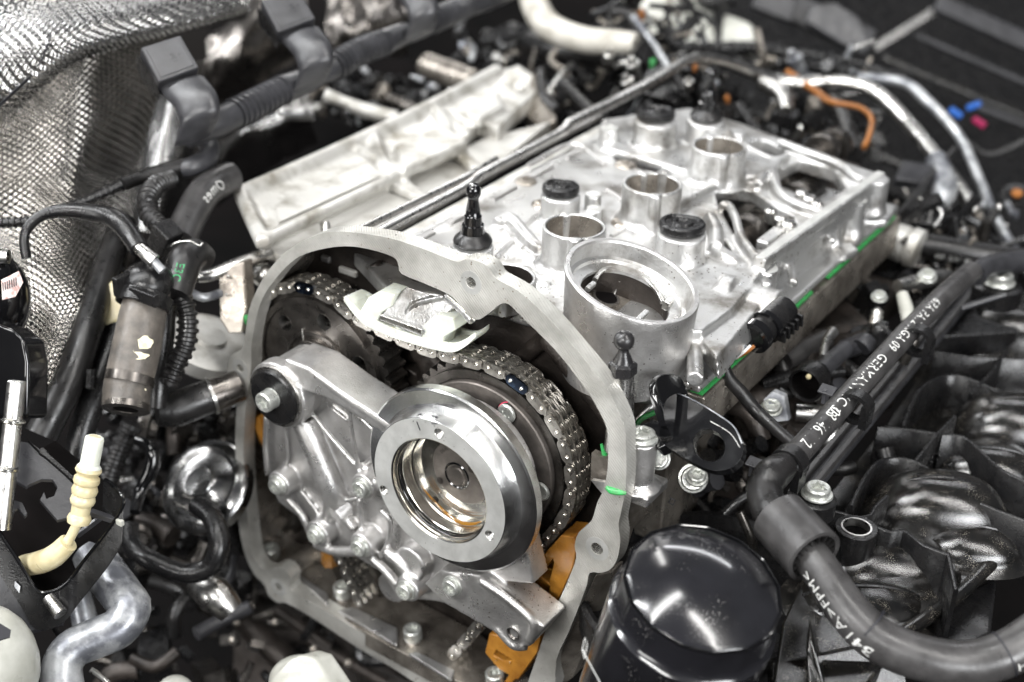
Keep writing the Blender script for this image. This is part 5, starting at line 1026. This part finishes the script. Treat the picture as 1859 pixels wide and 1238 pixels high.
patch('heat_shield', [[(380, 60, 138), (430, 20, 140), (480, -40, 142), (560, -60, 144)],
                      [(375, 120, 136), (425, 90, 134), (470, 50, 136), (560, 20, 142)],
                      [(400, 190, 140), (450, 165, 140), (500, 130, 142), (570, 100, 146)]], 120, 90, 'bronze_steel', 'smooth brown metal shield between the two nearest harness clips', 'heat shield', 3, 2, .02, .4)
patch('heat_shield', [[(600, -30, 150), (680, -40, 152), (760, -50, 156)],
                      [(590, 60, 148), (660, 50, 146), (740, 30, 150)],
                      [(600, 120, 150), (660, 110, 150), (740, 100, 155)]], 60, 60, 'bronze_steel', 'smooth brown metal shield behind the far harness clip', 'heat shield', 2, 2, .02, .4)
b = MB(); b.tube([D(-10, 200, 96.6), D(20, 172, 96.6), D(55, 140, 97)], .22, seg=8, ell=.4); b.tube([D(70, 118, 97), D(82, 95, 97.3), D(93, 62, 98)], .16, seg=8, ell=.4); b.build('shield_slit', 'ink', label='dark torn slit across the bright heat shield', cat='slit')
line('gap_shade_strip', 'rubber', 'black strip standing in for the shaded gap under the rolled heat shield', 'shade strip', [(185, 92, 108), (260, 62, 112), (340, 42, 116), (440, 25, 124)], [9, 11, 12, 10])  # black strip added as the shade in the gap, not a real seal
# harness duct and clips
t = thing('harness_duct', 'thick black corrugated wiring duct crossing the top left', 'wiring duct', D(560, 150, 118))
segs = [([(335, 262, 103), (350, 240, 103), (395, 222, 104), (425, 208, 105)], [14, 26, 27, 26], 0), ([(425, 208, 105), (470, 185, 107), (515, 162, 109)], [29, 28, 27], .6), ([(515, 162, 109), (560, 145, 111), (580, 138, 112), (605, 122, 113)], [26, 23, 17, 23], 0), ([(605, 122, 113), (650, 95, 115), (695, 78, 117)], [27, 26, 25], .6), ([(695, 78, 117), (730, 62, 119), (755, 58, 120), (780, 40, 121)], [24, 20, 15, 20], 0), ([(780, 40, 121), (820, 22, 123), (850, 8, 125)], [24, 23, 22], .6), ([(850, 8, 125), (900, -8, 128), (960, -40, 133)], [22, 20, 20], 0)]
for l, r, co in segs:
    b = MB(); b.tube([D(*q_) for q_ in l], [x * q_[2] / FP for x, q_ in zip(r, l)], seg=28, cor=co, cdep=.2); b.build('corrugated_duct' if co else 'smooth_duct', 'grey_plastic', t, ang=60)
def clip(cx, cy, d, k, lb):
    t = thing('harness_clip', lb, 'clip', D(cx + 40 * k, cy + 140 * k, d), group='clips holding the wiring duct')
    tp = [(cx - 55 * k, cy - 22 * k), (cx + 18 * k, cy - 45 * k), (cx + 52 * k, cy + 14 * k), (cx - 22 * k, cy + 42 * k)]
    n_ = facing(D(cx, cy, d), .85, 10)
    top_ = [D(a, c, d - 1) for a, c in tp]
    b = MB(); b.prism([top_], -n_ * 2.0 * k); b.build('clip_lid', 'grey_plastic', t, bevel=.14)
    b = MB(); b.prism([[v.lerp(sum(top_, Vector()) / 4, .18) + n_ * .02 for v in top_]], n_ * .08); b.build('lid_panel', 'grey_plastic', t, bevel=.05)
    b = MB(); b.prism([[D(cx - 62 * k, cy - 12 * k, d - .6), D(cx - 24 * k, cy + 40 * k, d - .6), D(cx - 20 * k, cy + 62 * k, d - .3), D(cx - 55 * k, cy + 15 * k, d)]], -n_ * 1.2 * k); b.build('latch_window', 'black_plastic', t, bevel=.1)
    # band going down round the duct
    ctr = [(cx + 20 * k, cy + 45 * k, d + 0.2), (cx + 45 * k, cy + 75 * k, d - .6), (cx + 52 * k, cy + 110 * k, d - .8), (cx + 40 * k, cy + 145 * k, d + .2)]
    rings = []
    P_ = crom([D(*q_) for q_ in ctr], 6)
    for i, v in enumerate(P_):
        f_ = i / (len(P_) - 1); wd_ = (1.75 - .35 * f_) * k; th_ = .9 * k * (1 - .3 * f_)
        sx_ = img(.96, .28) * 1; sz_ = n_
        rings.append([v + sx_ * wd_ * math.cos(a_) * 1.0 + sz_ * th_ * math.sin(a_) for a_ in [2 * math.pi * j / 28 for j in range(28)]])
    b = MB(); b.loft(rings); b.build('clip_band', 'grey_plastic', t, ang=60)
clip(310, 108, 101, 1.0, 'nearest black plastic clip on the wiring duct, over the foil heat shield')
clip(525, 20, 108, .93, 'middle black plastic clip on the wiring duct')
clip(725, -60, 117, .85, 'farthest clip on the wiring duct, cut by the top edge')
# corrugated loom going left and down
line('wiring_elbow', 'grey_plastic', 'grey plastic elbow where the loom leaves the duct', 'elbow', [(355, 245, 107), (378, 262, 106), (378, 285, 105), (350, 302, 104), (335, 306, 104)], [17, 18, 19, 18, 17])
line('taped_loom', 'rubber', 'black taped wiring loom running left from the elbow', 'wiring loom', [(335, 300, 104), (290, 312, 103), (250, 325, 102), (220, 335, 101)], [13, 14, 12, 13])
line('corrugated_loom', 'black_plastic', 'thin black corrugated loom in front of the heat shield', 'wiring loom', [(220, 335, 101), (170, 358, 100), (120, 378, 99)], 10, cor=.42, cdep=.2)
line('corrugated_loom', 'black_plastic', 'thin black corrugated loom entering at the left edge', 'wiring loom', [(-30, 406, 96), (20, 404, 96), (60, 402, 96)], 11, cor=.42, cdep=.2)
line('corrugated_loom', 'rubber', 'thicker black corrugated loom curving down from the elbow', 'wiring loom', [(310, 325, 103), (285, 335, 101), (268, 362, 99), (275, 395, 98), (300, 420, 97), (312, 440, 97)], [17, 19, 19, 19, 18, 18], cor=.5, cdep=.14)
line('corrugated_loom', 'rubber', 'black corrugated loom hanging beside the printed coupling', 'wiring loom', [(330, 540, 95), (340, 575, 95), (338, 620, 95), (322, 660, 95), (305, 700, 95)], [20, 20, 21, 19, 17], cor=.55, cdep=.2)
b = MB(); b.box(D(300, 432, 96), (1.6, 1.6, 2.0), Quaternion((0, 1, 0), .5)); b.build('loom_connector', 'black_plastic', label='square black connector at the end of the curved loom', cat='connector', bevel=.12)
o, _ = line('ac_line', 'black_plastic', 'glossy black sleeved line bending down towards a metal ferrule', 'hose', [(48, 470, 93), (45, 425, 93), (75, 392, 93), (120, 382, 93), (180, 388, 93), (212, 400, 92.5), (238, 430, 92), (252, 452, 91.5)], [9, 9, 10, 14, 17, 19, 18, 17])
t = thing('hose_ferrule', 'silver crimped ferrule at the end of the black line', 'ferrule', D(270, 465, 91))
b = MB(); b.tube([D(250, 447, 91.5), D(268, 464, 91), D(280, 474, 91)], [.42, .46, .5], spline=False); b.build('crimp', 'steel', t)
b = MB(); b.tube([D(278, 472, 91), D(295, 492, 91)], [.3, .32], spline=False); b.build('tube_end', 'pipe_grey', t)
# grey hose with faded print, from the upper middle down
o, path = line('heater_hose', 'rubber_grey', 'fat grey hose with a faded white logo bending beside the exhaust cover', 'hose', [(420, 322, 106), (400, 330, 105), (370, 352, 103), (345, 395, 101), (325, 440, 99)], [28, 29, 30, 30, 30], seg=28)
hose_text('Omes', 1.1, path, 1.25, 2.6, -.55, o, 1, 1)
# coupling hose
t = thing('coupling_hose', 'short grey coupling pipe with cream paint blotches and open end pointing down', 'hose', D(230, 740, 92))
pl = [(276, 512, 93), (262, 560, 92.5), (248, 630, 92), (232, 700, 91.5), (228, 738, 91)]
b = MB(); b.tube([D(*q_) for q_ in pl], [x * 92 / FP for x in (36, 42, 44, 43, 42)], seg=36, cap=True); b.build('pipe_body', 'worn_hose', t)
v = D(228, 741, 91); n_ = (D(228, 741, 91) - D(236, 690, 91.6)).normalized()
n3 = facing(v, .45, 190)
b = MB(); b.ring(v, n_, .85, 1.58, -.3, .12, 36); b.build('open_end', 'bronze_steel', t)
b = MB(); b.cyl(v, n_, .84, -.2, .05, 24); b.build('opening', 'bay_black', t)
for (a, c, w_, h_, an, d_) in ((264, 618, 30, 24, .1, 90.2), (232, 634, 22, 12, .6, 90.2), (250, 642, 44, 14, 0, 90.2), (236, 704, 62, 12, -.1, 89.7), (232, 716, 44, 9, .1, 89.7)):
    k = 90 / FP; b = MB(); cc = D(a, c, d_); rad = 1.68; axp = D(a - (255 if c < 660 else 236) + (255 if c < 660 else 236), c, d_)
    vs = []; N_ = 14
    ac = D(253 if c < 660 else 234, c + 4, 92)
    toc_ = (Vector(CAM) - ac).normalized(); 
    for i in range(N_):
        an_ = 2 * math.pi * i / N_; jit = 1 + .12 * math.sin(i * 2.3) + .08 * math.sin(i * 5.1)
        xx = (a - (253 if c < 660 else 234) + w_ / 2 * jit * math.cos(an_)) * k; yy = h_ / 2 * jit * math.sin(an_) * k
        zz = math.sqrt(max(.05, (rad + .07) ** 2 - xx * xx)); vs.append(ac + img(1, .0) * xx + img(0, 1) * yy + toc_ * zz)
    b.add(vs, [tuple(range(N_))]); b.build('paint_blotch', 'cream_paint', t)
b = MB(); b.ring(D(262, 545, 92.5), D(276, 512, 93) - D(262, 560, 92.5), 1.5, 1.85, -.5, .5, 36); b.box(D(225, 515, 91.5), (.5, 1.6, 1.4)); b.box(D(262, 538, 90.6), (2.4, .5, .9)); b.build('clamp', 'black_plastic', t, bevel=.1)
b = MB(); b.ball(D(268, 512, 92.6), 1.75, 28, (1, 1, .8)); b.build('shoulder', 'black_plastic', t)
b = MB(); b.ring(D(236, 688, 91.4), D(276, 512, 93) - D(232, 700, 91.5), 1.5, 1.64, -.3, .3, 36); b.build('band', 'bronze_steel', t)
o, path = line('rubber_elbow', 'rubber', 'dark rubber elbow with green print and a spring clip', 'hose', [(372, 470, 97), (352, 462, 96), (335, 475, 95), (325, 505, 94.5), (315, 535, 94)], [24, 30, 32, 32, 30], seg=32)
hose_text('E3C', .8, path, 1.2, 3.0, -.1, o, 1, 1, 'green_paint')
line('spring_clip', 'steel', 'thin wire spring clip on top of the rubber elbow', 'clip', [(310, 447, 92.5), (322, 440, 92.3), (345, 438, 92.2), (362, 446, 92.4), (368, 440, 92.4)], 2.2)
line('loom_backing', 'rubber', 'black moulded cable channel between coupling and timing case', 'hose', [(305, 545, 97), (298, 600, 97), (290, 680, 97), (285, 740, 97)], [14, 20, 20, 16])
t = thing('water_outlet', 'dark water outlet pipe with a metal collar left of the timing case', 'pipe', D(350, 740, 99))
b = MB(); b.tube([D(285, 745, 98), D(320, 742, 98.5), (D(365, 725, 99)), D(392, 716, 99.5)], [1.1, 1.3, 1.25, 1.2], seg=28); b.build('outlet_body', 'rubber', t)
b = MB(); b.tube([D(384, 719, 99.3), D(436, 699, 100)], [1.25, 1.15], spline=False, seg=28); b.build('collar', 'bronze_steel', t)
b = MB(); b.ring(D(384, 719, 99.3), D(436, 699, 100) - D(384, 719, 99.3), 1.2, 1.4, -.1, .12, 28); b.build('collar_ring', 'steel', t)
line('steel_coolant_tube', 'steel', 'bright steel tube bending behind the left of the rim', 'pipe', [(362, 502, 99), (385, 498, 99), (440, 478, 100), (480, 466, 101), (520, 470, 103)], [11, 12, 14, 13, 12])
line('steel_coolant_tube', 'pipe_grey', 'second slimmer steel tube under the bright one', 'pipe', [(345, 530, 98), (370, 540, 98), (400, 532, 99)], 8)
t = thing('tube_bracket', 'dark metal bracket clamping the steel tubes left of the rim', 'bracket', D(420, 590, 100))
b = MB(); b.prism([[D(396, 490, 99), D(442, 474, 99), D(448, 560, 99), D(440, 605, 99), (D(415, 606, 99)), D(398, 580, 99)]], (0, 1, 0)); b.build('bracket_plate', 'cast_oily_and_shade', t, bevel=.15)
for a, c in ((414, 502), (411, 535)): b = MB(); b.ball(D(a, c, 98.4), .12, 10); b.build('rivet', 'steel', t)
b = MB(); b.ball(D(478, 500, 102), .9, 20); b.build('tube_nut', 'steel', t)
lathe('water_pump_pulley', 'white_cast', None, 380, 620, 104, [(75, -30), (80, 0), (70, 6), (40, 10), (30, 8), (28, 16), (2, 18)], .6, 20, label='cream and grey pump wheel behind the corrugated loom', cat='wheel')
b = MB(); b.prism([[D(172, 540, 99), D(185, 520, 99), D(225, 490, 99), D(240, 520, 99), D(238, 580, 99), D(190, 600, 99), D(178, 580, 99)]], (-.5, 1.5, -.5)); b.build('plastic_guard', 'yellow_nylon', label='cream plastic guard behind the coupling pipe', cat='guard', bevel=.5)
line('bay_hose', 'rubber', 'wide soft black hose running down in front of the heat shield', 'hose', [(225, 400, 104), (195, 480, 101), (165, 580, 98), (130, 680, 96), (75, 790, 95)], [22, 24, 26, 28, 30])
line('bay_hose', 'black_plastic', 'black hose just right of the wide one, in shadow', 'hose', [(215, 590, 100), (185, 680, 98), (150, 780, 97), (140, 850, 97)], [22, 24, 24, 24])
b = MB(); b.tube([D(165, 670, 96), D(163, 705, 96)], .4); b.build('peg', 'black_plastic', label='small black peg left of the coupling', cat='peg')
# left edge: black canister with label, glossy bracket, steel tube
t = thing('black_motor', 'round black housing with a barcode label at the left edge', 'motor housing', D(0, 600, 92))
b = MB(); b.ball(D(-20, 540, 92), 2.7, 32, (1, 1, 1.3)); b.build('housing', 'black_gloss', t)
b = MB(); pts_ = [D(2, 508, 88.9), D(34, 492, 88.9), D(42, 512, 88.9), D(28, 538, 88.9), D(4, 544, 88.9)]; b.prism([pts_], -facing(pts_[0], .9, 0) * .1); b.build('label_sheet', 'label_paper', t)
for k in range(7):
    b = MB(); b.tube([D(5 + k * 4, 513 - k * 1.6, 88.7), D(6 + k * 4, 528 - k * 1.6, 88.7)], .03, seg=6, spline=False); b.build('barcode_bar', 'ink', t)
line('motor_tube', 'steel', 'short bright metal tube at the left edge above the label', 'pipe', [(-20, 470, 90), (0, 466, 90), (16, 466, 90)], 13)
quad('gloss_bracket', [(-40, 575, 88), (15, 595, 87), (42, 618, 86.5), (50, 660, 86.5), (48, 760, 87), (-40, 760, 89)], 'black_gloss', None, 2, bevel=.6, label='glossy black painted bracket at the left edge behind the steel tube', cat='bracket')
t = thing('steel_spigot', 'upright satin steel spigot tube with two beads at the left edge', 'pipe', D(5, 1000, 86))
b = MB(); pa, pb = D(31, 692, 86), D(2, 960, 86); n_ = (pa - pb).normalized(); Ls = (pa - pb).length; k = 86 / FP
b.rev([(11 * k, Ls - .6), (12 * k, Ls), (15 * k, Ls + .03), (17 * k, Ls - .06), (17 * k, Ls - 70 * k), (18 * k, 0)], pb, n_, 36, cap0=False, cap1=False); b.build('tube_wall', 'steel', t)
for f_ in (73, 160): b = MB(); b.rev([(17 * k, -.18), (22.5 * k, -.08), (23 * k, .05), (17 * k, .18)], pa - n_ * f_ * k, n_, 36, cap0=False, cap1=False); b.build('bead', 'turned_gold', t)
b = MB(); b.cyl(pa, n_, 12 * k, -.8, -.3, 24); b.build('tube_mouth', 'bay_black', t)
# cream fitting
t = thing('hose_fitting', 'cream yellow ribbed plastic hose fitting standing in the black tray', 'hose fitting', D(145, 950, 86))
pa, pb = D(174, 785, 85), D(143, 945, 86); n_ = (pa - pb).normalized(); k = 85.5 / FP; L0 = (pa - pb).length
pr = [(8, 160), (12, 163), (16, 161), (17, 158), (17.5, 110), (22, 104), (24, 98), (22, 94), (18.5, 90), (18.5, 88), (23, 84), (24, 77), (22, 72), (20, 70), (22, 66), (24, 60), (22, 52), (19.5, 50), (21.5, 46), (23, 40), (21, 33), (17.5, 30), (17, 14), (20, 10), (22, 4), (20, -4), (8, -8)]
b = MB(); b.rev([(r * k, h * k * L0 / (160 * k) if False else h * k) for r, h in pr if h >= 100], pb, n_, 40, cap1=True); b.build('spout', 'white_nylon', t)
b = MB(); b.rev([(r * k, h * k) for r, h in pr if h <= 104], pb, n_, 40); b.build('ribbed_body', 'yellow_nylon', t)
b = MB(); b.cyl(pb + n_ * 161 * k, n_, 10 * k, -.1, .08, 24); b.build('spout_mouth', 'cream_paint', t)
b = MB(); b.tube([pb, D(128, 975, 86.4), D(118, 992, 86.6)], [9 * k, 9 * k, 11 * k]); b.build('stem', 'yellow_nylon', t)
b = MB(); b.tube([D(124, 985, 86.5), D(100, 1008, 87), D(75, 1020, 88.5), D(45, 1026, 91)], [.62, .72, .75, .7], seg=24); b.build('curved_tube', 'yellow_nylon', t)
# black tray with clip cutouts
t = thing('clip_tray', 'black plastic tray with cut out hose clips and raised rim, lower left', 'tray', D(80, 1060, 90))
TD = lambda l, d: [D(a, c, d) for a, c in l]
top_ = [(32, 805), (75, 822), (100, 850), (140, 875), (150, 905), (152, 925), (140, 935), (105, 938), (75, 905), (85, 890), (98, 895), (104, 878), (95, 870), (78, 872), (50, 882), (30, 875)]
pl_ = TD([(30, 800), (52, 803), (75, 818), (112, 858), (135, 880), (135, 925), (125, 940), (104, 944), (72, 907), (80, 892), (84, 905), (98, 900), (104, 884), (96, 871), (75, 870), (52, 880), (48, 884), (28, 872)], 87.5)
nn_ = facing(D(80, 880, 87.5), .8, 0)
b = MB(); b.prism([pl_], -nn_ * .3); b.build('clip_plate', 'grey_plastic', t, bevel=.04)
b = MB(); b.prism([TD([(-20, 885), (18, 905), (40, 912), (50, 932), (45, 938), (32, 922), (27, 925), (24, 934), (20, 945), (16, 945), (0, 925), (-20, 900)], 87)], -nn_ * .3); b.build('clip_plate', 'grey_plastic', t, bevel=.04)
rimp = [D(190, 872, 87.5), D(205, 882, 87), D(222, 905, 86.5), D(220, 925, 86.5), D(195, 965, 87), D(150, 1022, 88), D(120, 1060, 88), D(92, 1075, 88), D(65, 1072, 88), D(40, 1030, 88), D(-20, 940, 88)]
rr_ = crom(rimp, 5); b = MB(); dn = img(-.05, -1)
b.loft([[v + img(.03, .05) * 1.2, v + nn_ * .07, v - img(.06, .02) * 1.2, v + dn * 2.2 - nn_ * .3 - img(.05, 0), v + dn * 2.2 - nn_ * .3 + img(.05, 0)] for v in rr_]); b.build('tray_rim', 'black_plastic', t, ang=60)
b = MB(); b.tube([v + img(.02, .04) for v in rr_], .13, seg=8, spline=False); b.build('rim_bead', 'black_gloss', t)
b = MB(); b.prism([TD([(-40, 930), (40, 1040), (66, 1078), (92, 1084), (130, 1070), (150, 1035), (115, 1130), (40, 1150), (-40, 1110)], 88.4)], -nn_ * .4); b.build('tray_side', 'grey_plastic', t, bevel=.1)
b = MB(); b.prism([TD([(-40, 880), (100, 800), (225, 900), (215, 945), (100, 1080), (60, 1080)], 91)], -nn_ * .3); b.build('tray_floor', 'bay_black', t)
b = MB(); b.prism([TD([(70, 820), (84, 830), (130, 870), (135, 866), (82, 818)], 86.9)], -nn_ * .3); b.prism([TD([(50, 798), (72, 815), (78, 812), (90, 822), (86, 826), (70, 818)], 87.2)], -nn_ * .3); b.build('tray_lip', 'black_plastic', t, bevel=.03)
b = MB(); b.bar(D(165, 930, 87.5), D(212, 945, 87), .4, .4); b.bar(D(140, 972, 87.5), D(182, 940, 87.4), .35, .3); b.build('tray_strut', 'grey_plastic', t, bevel=.05)
b = MB(); b.box(D(218, 948, 86.6), (.5, .3, .4)); b.build('zip_tie_end', 'white_plastic', t, bevel=.05)
for a, c in ((31, 1065),): b = MB(); b.prism([TD([(a - 4, c - 10), (a + 6, c), (a + 4, c + 12), (a - 5, c)], 88)], nn_ * .03); b.build('slot', 'pipe_grey', t)
# alloy pipes
line('alloy_pipe', 'pipe_grey', 'thick oxidised alloy pipe making a sharp bend at the lower left', 'pipe', [(165, 1005, 92), (195, 1045, 91), (225, 1085, 90), (238, 1105, 89.5), (215, 1140, 89), (170, 1160, 88.5), (130, 1180, 88), (112, 1215, 87.5), (118, 1275, 87)], [38, 38, 38, 36, 37, 37, 36, 37, 40], seg=40)
line('alloy_pipe', 'pipe_grey', 'second alloy pipe behind the sharp bend', 'pipe', [(140, 1062, 97), (148, 1100, 97), (160, 1150, 97)], [22, 22, 24], seg=28)
line('short_stub', 'steel', 'small ribbed grey stub under the black tray', 'stub', [(88, 1085, 88), (110, 1115, 87.5)], [12, 13])
line('thin_bracket_arm', 'grey_plastic', 'thin grey arm below the black tray', 'arm', [(75, 1105, 89), (105, 1150, 90), (125, 1180, 91)], 5)
line('bright_corner_strip', 'steel', 'bright narrow strip at the bottom edge beside the alloy pipe', 'strip', [(165, 1215, 92), (190, 1235, 92), (210, 1260, 92)], 6)
t = thing('washer_tank', 'white plastic tank with a dark slot in the bottom left corner', 'tank', D(-10, 1262, 80))
b = MB(); b.ball(D(-30, 1210, 84), 3.3, 36, (1, 1, 1.25)); b.build('tank_body', 'white_plastic', t)
b = MB(); b.prism([TD([(-5, 1130), (20, 1145), (18, 1158), (-5, 1165)], 80.6)], nn_ * .1); b.build('slot', 'ink', t)
b = MB(); b.ball(D(548, 1238, 96), 2.2, 32, (1.1, 1, .7)); b.prism([TD([(500, 1225), (520, 1200), (545, 1188), (570, 1195), (615, 1262), (470, 1262)], 95)], (0, 2, -1)); b.build('white_container', 'white_plastic', label='white plastic cap poking up at the bottom edge', cat='cap', voxel=.15, smooth=8)
b = MB(); b.ball(D(318, 1262, 96), 1.4, 24); b.build('white_container', 'white_plastic', label='small white cap just cut by the bottom edge', cat='cap')

# turbo actuator and its hose
t = thing('wastegate_actuator', 'dark round metal actuator can left of the timing case', 'actuator', D(370, 960, 104))
o, p, n_ = lathe('can', 'can_metal', t, 368, 880, 104, [(34, -55), (86, -34), (90, -8), (84, 0), (70, 5), (62, 1), (34, 8), (27, 16), (9, 18)], .78, -60, seg=60)
for a, c in ((330, 920), (345, 905), (350, 925), (358, 938)): b = MB(); b.bar(D(a - 14, c - 8, 100), D(a + 12, c + 5, 100), .25, .2); b.build('hose_clamp_tab', 'steel', t, bevel=.03)
line('actuator_hose', 'black_plastic', 'shiny black hose looping under the round actuator', 'hose', [(355, 915, 100), (385, 940, 99), (398, 985, 98), (380, 1030, 98), (330, 1040, 98), (270, 1015, 98), (240, 990, 99), (235, 955, 100)], [17, 19, 20, 19, 18, 18, 17, 17], seg=24)
line('foil_wrapped_cable', 'black_gloss', 'short glossy wrapped cable above the looping hose', 'cable', [(250, 800, 102), (275, 815, 101), (275, 850, 101), (255, 890, 101), (245, 930, 100)], [9, 12, 14, 11, 10])
line('mount_tube', 'steel', 'short bright tube section below the looping hose', 'pipe', [(355, 1060, 101), (390, 1080, 100), (420, 1110, 100)], [20, 34, 24])
line('dark_corrugated_pipe', 'rubber', 'dark corrugated pipe behind the cream fitting', 'hose', [(240, 770, 104), (215, 820, 104), (195, 880, 104), (190, 940, 104)], 20, cor=.7)
line('suspension_tube', 'cast_dark', 'dark rubber coated arm below the case', 'arm', [(380, 1070, 120), (450, 1130, 119), (520, 1200, 118), (600, 1270, 118)], [24, 26, 24, 24])
t = thing('engine_underside', 'dark clutter of brackets and fittings in the shadow left of the timing case', 'engine parts', D(330, 1100, 112))
for k in range(40):
    a, c = 200 + rng.random() * 260, 740 + rng.random() * 480
    p0 = D(a, c, 108 + rng.random() * 8); dr = Vector(rng.normal(size=3)).normalized()
    b = MB(); b.tube([p0, p0 + dr * 2, p0 + dr * 3.4 + Vector(rng.normal(size=3)) * .8], .25 + .7 * rng.random(), seg=12); b.build('small_fitting', ['black_plastic', 'cast_dark', 'grey_plastic', 'dark_steel', 'rubber', 'dark_steel'][k % 6], t)
for a, c, r in ((137 + 320, 1100, .35), (430, 1130, .3), (445, 1105, .35), (500, 1130, .3), (423, 1163, .3), (570, 1180, .35), (633, 1205, .35), (390, 1040, .35)):
    b = MB(); b.rev([(r, 0), (r, .3), (r * .6, .45)], D(a, c, 112), (.2, -.5, .8), 12); b.build('bright_nut', 'cast_oily_and_shade', t)
b = MB(); b.prism([TD([(425, 1090), (470, 1075), (700, 1215), (820, 1280), (420, 1280)], 122)], (0, 3, -1)); b.build('undertray', 'cast_dark', t, bevel=.2)
b = MB()
for l in ([(500, 1105), (600, 1175)], [(560, 1160), (700, 1240)]): b.tube(TD(l, 118), .5)
b.build('undertray_bar', 'cast_dark', t)
